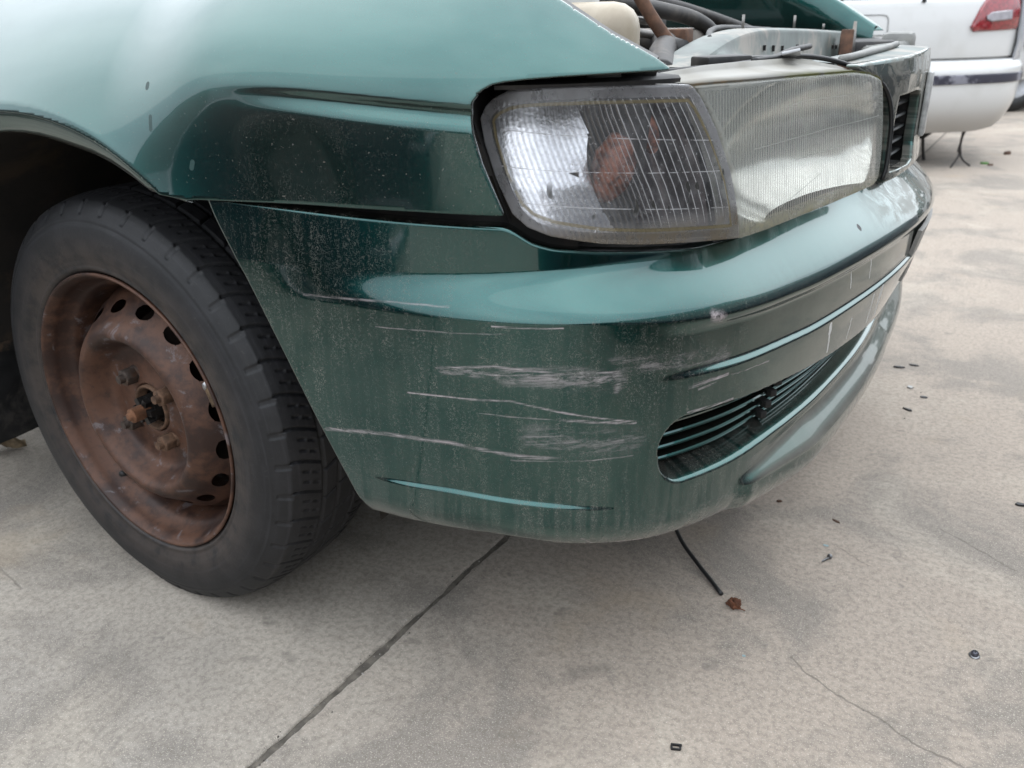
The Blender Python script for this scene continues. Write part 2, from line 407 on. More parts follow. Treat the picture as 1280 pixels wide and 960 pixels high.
def green_paint(name, kind):
    t = NT(name); uv = t.uv(); z = t.sep(uv)[1]; s = t.sep(uv)[0]; edge = t.attr('edge')
    ob = t.n('NewGeometry', out=0)
    flake = t.noise(ob, 2600, 1, .5)
    base = t.mix(flake, (.0010, .038, .0335), (.0026, .072, .064))
    dustc = t.mix(t.noise(ob, 60, 4), (.19, .18, .155), (.25, .235, .21))
    # fine dried squiggles left by muddy water
    wob = t.vadd(ob, t.scale(t.noise(ob, 70, 3, out=1), (.012, .012, .012)))
    r1 = t.math('ABSOLUTE', t.sub(t.noise(wob, 300, 2, .5), .5))
    sq = t.mul(t.sub(1, t.step(r1, .004, .022)), t.mul(t.step(t.noise(ob, 260, 2, .6), .48, .56), t.add(.35, t.mul(t.step(t.noise(ob, 25, 3, .6), .4, .6), .65))))
    r2 = t.math('ABSOLUTE', t.sub(t.noise(wob, 520, 2, .5), .5))
    sq2 = t.mul(t.sub(1, t.step(r2, .006, .030)), t.step(t.noise(ob, 330, 2, .6), .47, .56))
    dots = t.step(t.noise(ob, 900, 1, .5), .70, .74)
    drip = t.step(t.noise(t.scale(uv, (150, 5, 1)), 1.0, 3, .55, .3), .42, .62)
    film = t.noise(ob, 9, 5, .6)
    puv0 = t.vadd(uv, t.scale(t.noise(ob, 14, 3, .6, out=1), (.010, .0, 0)))
    pat = t.add(.35, t.mul(t.step(t.noise(ob, 7, 5, .65), .38, .60), .75))
    if kind == 'bumper':
        side = t.mul(t.sub(1, t.step(s, .92, 1.02)), 1.0)
        zone = t.mul(t.step(z, .60, .52), 1.0)
        vert = t.sub(1, t.mul(t.step(s, .60, .75), t.mul(t.step(z, .505, .53), 1.0)))
        region = t.mul(t.add(.35, t.mul(side, .65)), vert)
        low = t.step(z, .40, .25)
        runs = t.step(t.noise(t.scale(puv0, (95, 7, 1)), 1.0, 4, .6, .2), .40, .58)
        sqm = t.mul(t.mul(t.mx(sq, t.mul(sq2, .75)), region), t.mul(t.mul(.66, pat), t.add(.25, t.mul(runs, .8))))
        dm = t.mul(t.mul(t.add(.018, t.mul(low, .10)), t.add(.15, t.mul(runs, 1.1))), t.add(.55, film))
        dm = t.mul(dm, t.add(.12, t.mul(vert, .88)))
        fr = t.mul(t.step(s, .95, 1.1), t.step(z, .50, .47)); dm = t.add(t.mul(dm, t.sub(1, t.mul(fr, .55))), t.mul(fr, .02))
        dust = t.mx(dm, t.mx(sqm, t.mul(dots, t.mul(region, .35))))
        bottom = t.mul(t.step(z, .30, .262), t.step(t.noise(t.scale(uv, (60, 60, 1)), 1, 5, .7), .42, .62))
        dust = t.mx(dust, t.mul(bottom, .5))
        lip = t.mul(t.mul(t.step(s, .975, 1.03), t.step(z, .311, .305)), t.step(z, .276, .282))  # pale sky sheen of the up-facing lip, put into the dust mask
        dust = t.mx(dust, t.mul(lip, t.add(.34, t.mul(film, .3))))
        # old grey grime on the far half of the shoulder
        top = t.mul(t.mul(t.step(s, 1.28, 1.40), t.step(z, .50, .515)), t.step(t.noise(t.scale(uv, (22, 30, 1)), 1.0, 6, .65, 1.0), .35, .60))
        dust = t.mx(dust, t.mul(top, .62))
        puv = t.vadd(uv, t.scale(t.noise(t.scale(uv, (26, 60, 1)), 1, 4, .6, out=1), (.006, .003, 0)))
        puv = t.vadd(puv, (-.003, -.0015, 0))
        L1 = [([(.496, .3826), (.57, .390), (.6365, .3901), (.747, .3747)], 0.00328, .85),
              ([(.5976, .4399), (.7017, .4384), (.8247, .4056)], 0.00172, 1.0),
              ([(.629, .4685), (.6876, .474), (.7471, .466), (.8033, .4617)], 0.00203, .9),
              ([(.6705, .4245), (.7471, .418)], 0.00125, .6), ([(.7471, .418), (.8248, .4047)], 0.00234, .95),
              ([(.6852, .5133), (.7508, .510)], 0.00140, 1.), ([(.4892, .5279), (.5705, .5296), (.6432, .5286)], 0.00172, .55),
              ([(.8875, .4290), (.9431, .4285)], 0.00328, 1.), ([(.90, .423), (.925, .424)], 0.00156, 1.),
              ([(.888, .4005), (.955, .3970)], 0.00234, 1.), ([(.7839, .2638), (.843, .2565)], 0.00312, .9),
              ([(.5688, .5044), (.7033, .5059)], 0.00125, .45), ([(.7002, .3757), (.8218, .3681)], 0.00140, .55),
              ([(.8018, .4598), (.8055, .452), (.803, .442)], 0.0050, .5), 
              ([(.95, .4262), (1.02, .421)], 0.00117, .8), ([(.77, .279), (.79, .262)], 0.00234, .6), ]
        fib = t.step(t.noise(t.scale(uv, (26, 620, 1)), 1.0, 4, .6), .36, .60)
        brk = t.step(t.noise(t.scale(uv, (48, 130, 1)), 1.0, 4, .65), .34, .58)
        scr = t.mul(t.mul(scratches(t, puv, L1), t.add(.12, t.mul(fib, .95))), t.add(.2, t.mul(brk, .85)))
        L2 = [([(.700, .466), (.798, .455)], .017, 1.1), ([(.635, .4665), (.79, .462)], .0065, 1.2), ([(.765, .461), (.803, .452)], .014, 1.3), ([(.80, .470), (.945, .449)], .012, .6), ([(.72, .40), (.82, .385)], .022, .7), ([(.9153, .4976), (.9277, .4935)], .009, 1.6)]
        scuff = t.mul(scratches(t, puv, L2), t.math('MULTIPLY', t.step(t.noise(t.scale(uv, (20, 95, 1)), 1.0, 8, .80, .3), .43, .60), t.add(.45, t.mul(fib, .6))))
        bl = t.mul(scratches(t, puv, [([(.9155, .4980), (.9275, .4935)], .0085, 1.)]), t.step(t.noise(ob, 260, 4, .7), .40, .56))
        scr = t.mx(scr, t.mx(t.mul(scuff, .70), bl))
        wd = scratches(t, puv, [([(1.1735, .4205), (1.176, .410)], .0062, 1.), ([(1.176, .412), (1.183, .383)], .0032, 1.), ([(1.349, .424), (1.357, .408)], .0085, 1.), ([(1.357, .408), (1.376, .375)], .0058, 1.),
                                ([(1.318, .422), (1.338, .378)], .0040, .9), ([(1.249, .408), (1.2537, .378)], .0026, .75), ([(1.225, .474), (1.233, .452)], .0022, .6), ([(1.29, .476), (1.298, .45)], .0022, .7)])
        chip_spot = scratches(t, uv, [([(1.268, .519), (1.270, .520)], .0045, 1.)])
        hub_ = None
    elif kind == 'fender':
        region = t.mul(t.step(z, .715, .690), t.step(s, .30, .50))
        sqm = t.mul(t.mul(t.mx(sq, t.mul(sq2, .7)), region), t.mul(pat, .36))
        vs = t.step(t.noise(t.scale(uv, (420, 7, 1)), 1, 3, .6), .66, .78)
        up = t.step(z, .66, .72)
        dm = t.mul(t.add(.02, t.mul(up, .085)), t.add(.4, film))
        dust = t.mx(dm, t.mx(sqm, t.mul(vs, t.mul(region, .22))))
        dust = t.mx(dust, t.mul(t.step(t.noise(ob, 420, 1, .5), .735, .76), t.add(.25, t.mul(region, .2))))
        dust = t.mx(dust, t.mul(t.step(edge, .004, .001), .0))
        spots = scratches(t, uv, [([(.3213, .7171), (.3214, .7191)], .0040, 1.), ([(.3313, .6904), (.3328, .6796)], .0034, .9), ([(.3835, .646), (.385, .651)], .0036, .9)])
        chip_spot = spots; scr = wd = None  # darker green spots in the fender colour
    elif kind == 'clean':
        dust = t.mul(film, .05); scr = wd = chip_spot = None
    else:   # dirty panels
        dust = t.mx(t.mul(t.step(t.noise(t.scale(uv, (20, 26, 1)), 1.0, 6, .65, 1.2), .36, .62), .65), .16)
        scr = wd = chip_spot = None
    rough = t.add(.19, t.mul(film, .10))
    nb = t.bump(t.noise(ob, 28, 2, .4), .05, .002)
    paint = t.n('BsdfPrincipled', {'Base Color': base, 'Metallic': 1., 'Roughness': rough, 'Coat Weight': 1., 'Coat Roughness': .045, 'Coat IOR': 1.60, 'Coat Normal': nb})
    dsh = t.n('BsdfDiffuse', {'Color': dustc, 'Roughness': .6})
    sh = t.n('MixShader', {0: t.math('MULTIPLY', dust, 1, clamp=True), 1: paint, 2: dsh})
    if scr is not None:
        sc = t.n('BsdfPrincipled', {'Base Color': t.mix(t.noise(ob, 130, 3), (.20, .165, .175), (.38, .34, .335)), 'Roughness': .65})
        sh = t.n('MixShader', {0: t.math('MULTIPLY', scr, 1, clamp=True), 1: sh, 2: sc})
    if wd is not None:
        sh = t.n('MixShader', {0: t.step(wd, .25, .5), 1: sh, 2: t.n('BsdfPrincipled', {'Base Color': (.55, .55, .53), 'Roughness': .55})})
    if chip_spot is not None:
        sh = t.n('MixShader', {0: t.step(chip_spot, .1, .3), 1: sh, 2: t.n('BsdfPrincipled', {'Base Color': (.03, .03, .03) if kind == 'bumper' else t.mix(t.noise(ob, 300, 3), (.003, .022, .020), (.010, .040, .036)), 'Roughness': .5})})
    return t.done(sh)
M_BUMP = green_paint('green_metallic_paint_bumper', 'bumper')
M_FEND = green_paint('green_metallic_paint_fender', 'fender')
M_CLEAN = green_paint('green_metallic_paint_plain', 'clean')
M_NOSE = green_paint('green_metallic_paint_grimy', 'grimy')
M_BLACK = plain('black_plastic', (.014, .014, .015), .55, 0, .3, 40, .15, dirt=(.16, .14, .12, .30))
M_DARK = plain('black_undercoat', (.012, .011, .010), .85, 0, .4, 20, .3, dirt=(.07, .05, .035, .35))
M_RUBBER = plain('black_rubber_seal', (.012, .012, .012), .5, 0, .3, 40)
M_GREY = plain('dusty_grey_plastic', (.34, .34, .32), .6, 0, .15, 30, .08, dirt=(.50, .49, .44, .6))
M_SUPP = plain('dusty_green_steel', (.17, .205, .19), .5, .2, .35, 22, .06, dirt=(.44, .39, .33, .8))
M_BRGRAY = plain('worn_rubber_hose', (.05, .045, .042), .6, 0, .4, 30, .15, dirt=(.20, .17, .14, .5))
M_RUSTROD = plain('rusty_steel_rod', (.17, .085, .05), .8, .2, .4, 60, .3)
M_CREAM = plain('aged_cream_plastic', (.62, .53, .40), .45, 0, .15, 12, .04, dirt=(.40, .32, .22, .5))
M_WHITECAP = plain('white_plastic', (.75, .75, .72), .4, 0, .1, 20)
M_ALU = plain('dull_aluminium', (.38, .36, .34), .45, .7, .3, 30, .1, dirt=(.25, .2, .15, .5))
M_STEELCLIP = plain('bright_zinc_steel', (.62, .62, .62), .35, .85, .15, 60)
# ------------------------------------------------------------------ ground: concrete yard
def concrete():
    t = NT('weathered_concrete'); o = t.n('NewGeometry', out=0); s = t.sep(o)
    big = t.noise(o, 1.1, 4, .6, .4); med = t.noise(o, 5.5, 8, .70, .3); fine = t.noise(o, 120, 8, .80); grit = t.noise(o, 480, 4, .8); med2 = t.noise(o, 30, 8, .72, .5)
    base = t.mix(t.step(big, .35, .66), (.37, .35, .318), (.29, .28, .265))
    side = t.step(t.add(s[0], t.mul(t.sub(med, .5), .5)), .25, .60)
    base = t.mix(t.mul(side, .8), base, (.345, .300, .262))
    base = t.mix(t.mul(t.step(t.noise(o, 3.1, 8, .68, .5), .46, .60), .75), base, (.185, .176, .165))
    base = t.mix(t.mul(t.step(t.noise(o, 2.3, 7, .68, .6), .50, .66), .55), base, (.46, .43, .38))
    base = t.mix(t.mul(t.step(fine, .45, .57), .48), base, (.14, .128, .115))
    base = t.mix(t.mul(t.step(grit, .54, .62), .62), base, (.66, .63, .58))
    base = t.mix(t.mul(t.step(med2, .50, .70), .22), base, (.17, .155, .14))
    base = t.mix(t.mul(t.step(t.noise(o, 22, 3, .55), .66, .73), .40), base, (.13, .125, .12))
    base = t.mix(t.mul(t.step(t.noise(t.vadd(o, (3, 1, 0)), 3.2, 4, .6), .58, .72), .20), base, (.40, .31, .20))
    # oily stains
    st = scratches(t, t.vadd(o, t.scale(t.noise(o, 30, 4, .7, out=1), (.03, .03, 0))),
                   [([(.60+.015, .19+.015), (.63+.015, .22+.015)], .022, .8), ([(.19, .10), (.20, .10)], .010, .8), ([(.215, .03), (.235, .035)], .011, .7), ([(.26, .065), (.275, .06)], .011, .7), ([(.70, .24), (.70, .25)], .05, .25), ([(.62, .09), (.66, .10)], .08, .4),
                    ([(.05, -.03), (.10, -.02)], .09, .35), ([(.17, .0), (.21, -.03)], .07, .35)])
    base = t.mix(t.mul(st, .5), base, (.09, .088, .085))
    flat = t.scale(o, (1, 1, 0))
    cr = scratches(t, t.vadd(flat, t.scale(t.noise(o, 22, 4, .6, out=1), (.022, .022, 0))),
                   [([(.845, .36), (.90, .325), (1.0, .285), (1.075, .265)], .0022, .75), ([(1.0, .77), (1.10, .70)], .0028, .6), ([(.86, .64), (.91, .615)], .002, .5), ([(-.4, .02), (-.2, -.02)], .0035, .5)])
    base = t.mix(t.mul(cr, .8), base, (.11, .10, .09))
    base = t.scale(base, (.93, .875, .81))
    h = t.add(t.add(t.mul(fine, .5), t.mul(grit, .55)), t.add(t.mul(med2, .35), t.mul(cr, -2.)))
    sh = t.n('BsdfPrincipled', {'Base Color': base, 'Roughness': t.add(.72, t.mul(fine, .2)), 'Normal': t.bump(h, .55, .0016)})
    return t.done(sh)
M_CONC = concrete()
M_SOIL = plain('dirt_in_joint', (.20, .175, .145), .95, 0, .4, 60, .5, 200)
g = mk('ground', [(-80, -80, -.004), (80, -80, -.004), (80, 80, -.004), (-80, 80, -.004)], [[0, 1, 2, 3]], M_SOIL); tag(g, kind='structure')
def slab(x_of_y, side):
    ys = np.concatenate([np.linspace(-30, -1, 12), np.arange(-.98, 1.6, .006), np.linspace(1.7, 60, 20)])
    xe = np.array([x_of_y(y, side) for y in ys]); far = side*60.
    cols = [xe, xe+side*.0015, xe+side*.0035]+[xe+side*d for d in (.02, .2, 1, 4, 15)]+[np.full_like(xe, far)]
    zz = [-.003, -.0008, 0]+[0]*6
    rows = [np.stack([xe, ys, np.full_like(xe, -.0039)], 1)]+[np.stack([c, ys, np.full_like(xe, zv)], 1) for c, zv in zip(cols, zz)]
    rows = np.array(rows)
    if side < 0: rows = rows[:, ::-1]
    return mk('concrete_slab', rows.reshape(-1, 3), gridF(rows.shape[0], rows.shape[1]), M_CONC, g)
def joint(y, side):
    c = .3375+.052*(y+.118)+.004*math.sin(y*3.1+1)+.0035*mnoise.noise((y*9, 3, 0))
    wd = .0046+.0034*mnoise.noise((y*11, side*5, 1))+.0022*mnoise.noise((y*45, side*9, 2))+.0012*mnoise.noise((y*120, side*3, 2))
    if .05 < y < .12: wd += .002
    return c+side*max(wd, .0012)
slab(joint, -1); slab(joint, 1)
# loose grit: along the joint and thinly over the slabs
gv, gf = [], []
for k_ in range(1500):
    if k_ < 520:
        y_ = rng.uniform(-.35, 1.2); x_ = .3375+.052*(y_+.118)+rng.normal()*.012
    else:
        x_, y_ = rng.uniform(-.8, 1.9), rng.uniform(-.45, 3.2)
    r_g = min(.0024, .00045+rng.exponential(.00035)); b0 = len(gv); a0 = rng.uniform(0, 6.3)
    for j_ in range(4): gv.append((x_+r_g*rng.uniform(.7, 1.2)*math.cos(a0+j_*1.57), y_+r_g*rng.uniform(.7, 1.2)*math.sin(a0+j_*1.57), -.0002))
    gv.append((x_, y_, r_g*rng.uniform(.7, 1.3)))
    gf += [(b0+j_, b0+(j_+1) % 4, b0+4) for j_ in range(4)]
t = NT('grit_stone'); o = t.n('NewGeometry', out=0); M_GRIT = t.done(t.n('BsdfPrincipled', {'Base Color': t.mix(t.step(t.noise(o, 40, 2), .42, .58), (.05, .042, .035), (.34, .32, .29)), 'Roughness': .9}))
tag(mk('grit', gv, gf, M_GRIT, None, smooth=False), kind='stuff')

# ------------------------------------------------------------------ the green car
car = tag(empty('green_car'), 'dark green hatchback with scraped front bumper, bare rusty steel wheel and open engine bay', 'car')
# --- bumper
s_all = np.concatenate([np.arange(.355, 1.32, .0016), np.arange(1.32, 1.62, .0026), np.arange(1.62, 2*SC-.355, .008), [2*SC-.355]])
vv = np.concatenate([np.linspace(0, 1, 230)])
sr_of = lut([.25, .298, .322, .387, .471, .551, .611, .63], [.545, .533, .520, .488, .450, .413, .374, .372])
Zt, Zb = ZT(fold(s_all)), ZB(fold(s_all))
SG = np.repeat(s_all[:, None], len(vv), 1); ZG_ = Zb[:, None]+(Zt-Zb)[:, None]*vv[None, :]
edge_s = sr_of(ZG_)-.012
lead = 1-sstep(SG, .355, .80)                      # shear the first stations onto the slanted wheel-arch cut
SF = np.where(SG < SC, SG+(sr_of(ZG_)-.355)*lead, SG-(sr_of(ZG_)-.355)*(1-sstep(2*SC-SG, .355, .80)))
def bump_point(s, z, extra=0.): return P3(s, d_bumper(s, z)+extra, z)
rows = [bump_point(SF, ZG_)]
Vb = rows[0]
# rolled upper edge, lower edge
def rim_rows(zedge, sedge, sign, offs):
    out = []
    for (dz, inn) in offs:
        zz = zedge+sign*dz
        out.append(P3(sedge, d_bumper(sedge, np.clip(zedge, 0, 1))+inn, zz))
    return out
top = rim_rows(ZG_[:, -1], SF[:, -1], 1, [(.0012, .0006), (.0021, .0018), (.0026, .0036), (.0028, .010), (.0020, .022)])
bot = rim_rows(ZG_[:, 0], SF[:, 0], -1, [(.0010, .0008), (.0016, .003), (.0018, .03)])
allr = np.concatenate([np.stack(bot[::-1], 1), Vb, np.stack(top, 1)], 1)
uvS = np.concatenate([np.repeat(SF[:, :1], len(bot), 1), SF, np.repeat(SF[:, -1:], len(top), 1)], 1)
uvZ = np.concatenate([np.repeat(ZG_[:, :1], len(bot), 1), ZG_, np.repeat(ZG_[:, -1:], len(top), 1)], 1)
# rear cut: fold the first column inward
col0 = allr[0]+np.array([.0015, .004, 0]); col1 = allr[0]+np.array([.010, .035, 0])
cN = allr[-1]+np.array([.0015, -.004, 0]); cN1 = allr[-1]+np.array([.010, -.035, 0])
allr = np.concatenate([[col1, col0], allr, [cN, cN1]]); 
uvS = np.concatenate([uvS[:1], uvS[:1], uvS, uvS[-1:], uvS[-1:]]); uvZ = np.concatenate([uvZ[:1], uvZ[:1], uvZ, uvZ[-1:], uvZ[-1:]])
nu, nv = allr.shape[:2]
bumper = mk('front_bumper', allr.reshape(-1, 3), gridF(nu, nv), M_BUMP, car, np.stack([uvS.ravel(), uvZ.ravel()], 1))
# slats in the lower intake
ss = np.concatenate([np.linspace(.862, 1.30, 110), np.linspace(1.32, 2*SC-.862, 50)])
for kz in (.18, .37, .56, .74):
    f = fold(ss); zc = ZR(f)+(ZO(f)-ZR(f))*(1-kz*1.02)+.001
    dd = d_bumper(f, ZR(f)*.5+ZO(f)*.5); d0 = np.minimum(dd-.008, .044)
    base_d = INS(zc)*sstep(f, .95, 1.62)
    d_front = base_d+.016+.010*kz
    prof = [(-.0045, .045), (-.0036, .004), (-.002, .001), (.0006, .0), (.0022, .0014), (.0032, .006), (.0040, .045)]
    rws = [P3(ss, d_front+i_, zc+z_) for z_, i_ in prof]
    loft('grille_slat', rws, M_CLEAN, bumper)
    sp = box('slat_gap', (-.0045, -.008, -.0042), (.0045, .008, .0042), M_DARK, bumper, .001)
    p0 = P3(np.array([1.065-.016*kz*2+.02]), d_front[0]+.012, float(np.interp(1.06, ss, zc)))[0]; sp.location = p0+np.array([.008, -.004, 0]); sp.rotation_euler = (0, 0, R(55))
# deep back of the intake
f = fold(ss); loft('intake_back', [P3(ss, .046+INS(ZO(f))*sstep(f, .95, 1.6), ZO(f)-.001), P3(ss, .046+INS(ZO(f))*sstep(f, .95, 1.6), ZR(f)+.004)], M_DARK, bumper)
# number plate bracket on the front face
pl_s = np.linspace(1.50, 2*SC-1.50, 24)
loft('number_plate', [P3(pl_s, INS(z_)*sstep(fold(pl_s), .95, 1.62)+.003, z_) for z_ in (.395, .396, .472, .473)], plain('weathered_grey_plate', (.42, .40, .37), .5, 0, .15, 20), bumper, thick=.006)

# --- fender
ang = np.radians(np.linspace(177, 50.5, 60))
arch = np.stack([.1+.4215*np.cos(ang), .285+.4215*np.sin(ang)-.016*np.exp(-((np.cos(ang)-.0)/.75)**2)], 1)
arch = arch[(arch[:, 1] > .42)]; arch = arch[(arch[:, 0] < .2) | (arch[:, 1] > .6195)]
a2 = [(.3755, .6165)]
arch = np.array([p for p in arch if p[1] > .40 and not (p[0] > .37)])
lamp_cut = [(.6977, .615), (.6893, .6348), (.6798, .6582), (.6738, .6809), (.6712, .6940), (.6735, .7075), (.6810, .7168), (.6900, .7213), (.701, .7232), (.7215, .7248), (.7495, .7259), (.7786, .7264), (.8174, .7268), (.8591, .727)]
hoodE = [(.8471, .7356), (.8262, .7469), (.8051, .7574), (.7845, .7703), (.7617, .7833), (.72, .803), (.66, .826), (.58, .848), (.48, .868), (.36, .884), (.2, .899), (0, .912), (-.25, .922), (-.46, .926)]
hoodE = [tuple(p) for p in spline(np.array(hoodE), 60)]
gapl = [(.385, .6171), (.4317, .6166), (.5132, .6171), (.6206, .6168)]
fend_ol = [(-.46, .22), (-.335, .22)]+[tuple(p) for p in arch]+a2+gapl+lamp_cut+hoodE
def fmap(mirror=False):
    def f(s, z, dep):
        p = P3(s, d_fender(s, z)+dep, z)
        if mirror: p = p.copy(); p[..., 1] = 1.72-p[..., 1]
        return p
    return f
fl = [(.0006, .0004), (.0011, .0014), (.0013, .003), (.0010, .007)]
fender = trimmed(fmap(), fend_ol, .0022, .0022, mat=M_FEND, name='front_fender', parent=car, flange=fl)
far_fender = trimmed(fmap(True), fend_ol, .012, .008, mat=M_FEND, name='front_fender', parent=car, flange=[(.0006, .0004), (.0011, .002), (.001, .022)])
far_fender.data.flip_normals()
# rolled wheel-arch lip, a band under the arch edge facing down and out
am = np.degrees(ang)
lipr = []
archf = np.concatenate([arch[::2], [(.3755, .6165)]])
nrm_ = archf-np.array([.1, .285]); nrm_ /= np.linalg.norm(nrm_, axis=1)[:, None]
for off, inn in ((.0012, .0005), (-.003, .0004), (-.009, .0015), (-.016, .004), (-.0215, .0075), (-.0235, .010), (-.024, .013), (-.020, .030)):
    g_ = archf+nrm_*off*np.interp(archf[:, 0], [.2, .3755], [1, .30])[:, None]
    lipr.append(P3(g_[:, 0], d_fender(archf[:, 0], archf[:, 1])+inn, g_[:, 1]))
lp = mk('arch_lip', np.array(lipr).reshape(-1, 3), gridF(len(lipr), len(archf))[:, ::-1], M_FEND, fender, np.concatenate([archf+np.array([.3, .2+.004*i_]) for i_ in range(len(lipr))]))
# inner apron under the hood edge, both sides
he = np.array(hoodE)[::2]
for mir in (False, True):
    r0 = fmap(mir)(he[:, 0], he[:, 1], np.zeros(len(he)))
    sgn = -1 if mir else 1
    rws = [r0+np.array([0, 0, -.0015]), r0+np.array([-.004, sgn*.018, .001]), r0+np.array([-.006, sgn*.022, -.004]), r0+np.array([-.01, sgn*.021, -.05]), r0+np.array([-.02, sgn*.014, -.16])]
    uva = np.concatenate([np.stack([he[:, 0], he[:, 1]-dz_], 1) for dz_ in (0, .015, .02, .07, .18)])
    mk('inner_apron', np.array(rws).reshape(-1, 3), gridF(5, len(he)), M_CLEAN if mir else M_BLACK, far_fender if mir else fender, uva)
# dark behind the gap and the lamps
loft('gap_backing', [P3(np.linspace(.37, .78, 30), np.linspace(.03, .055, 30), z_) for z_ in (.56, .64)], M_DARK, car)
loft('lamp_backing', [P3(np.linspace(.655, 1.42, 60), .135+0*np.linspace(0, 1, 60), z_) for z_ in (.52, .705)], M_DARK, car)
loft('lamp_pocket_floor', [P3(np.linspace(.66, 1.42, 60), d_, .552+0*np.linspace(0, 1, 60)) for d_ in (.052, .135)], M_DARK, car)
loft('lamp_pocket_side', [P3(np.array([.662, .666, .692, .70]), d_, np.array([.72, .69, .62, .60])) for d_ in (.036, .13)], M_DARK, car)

# --- corner lamp
CL = [(.6722, .6900), (.6760, .6701), (.6875, .6397), (.7042, .6096), (.7192, .5985), (.7431, .5902), (.7918, .5809), (.84, .5755), (.884, .5716), (.93, .5672), (.9715, .5628), (.9728, .5645), (.9715, .577), (.9670, .6005), (.9590, .626), (.9477, .6482), (.9360, .669), (.9238, .6862), (.9130, .7000), (.9030, .7090), (.8985, .7105), (.87, .7117), (.8377, .7128), (.7863, .7142), (.7374, .7143), (.7155, .7134), (.7000, .7110), (.6865, .7060), (.6780, .7000)]
def cl_uv(s, z):
    sL = np.interp(z, [.58, .6096, .6397, .6701, .69, .712], [.72, .7042, .6875, .676, .6722, .676])
    sR = np.interp(z, [.5628, .6005, .626, .6482, .669, .6862, .7, .712], [.9728, .967, .959, .9477, .936, .9238, .913, .9])
    return np.stack([(s-sL)/(sR-sL), z], -1)
d_cl = lambda s, z: .022+.10*(z-.57)+.010*sstep(s, .74, .67)
def ribs(up):
    x = np.where(up < .56, up*44, .56*44+(up-.56)*27)
    return np.abs(np.mod(x, 1)-.5)*2            # 1 at the ridge line
def clmap(s, z, dep):
    u = cl_uv(s, z)[:, 0]; r = ribs(u)
    amp = .0011*sstep(u, .06, .09)*(1-sstep(u, .955, .97))*sstep(z, .582, .59)*(1-sstep(z, .700, .704))
    return P3(s, d_cl(s, z)-amp*r**3+dep, z)
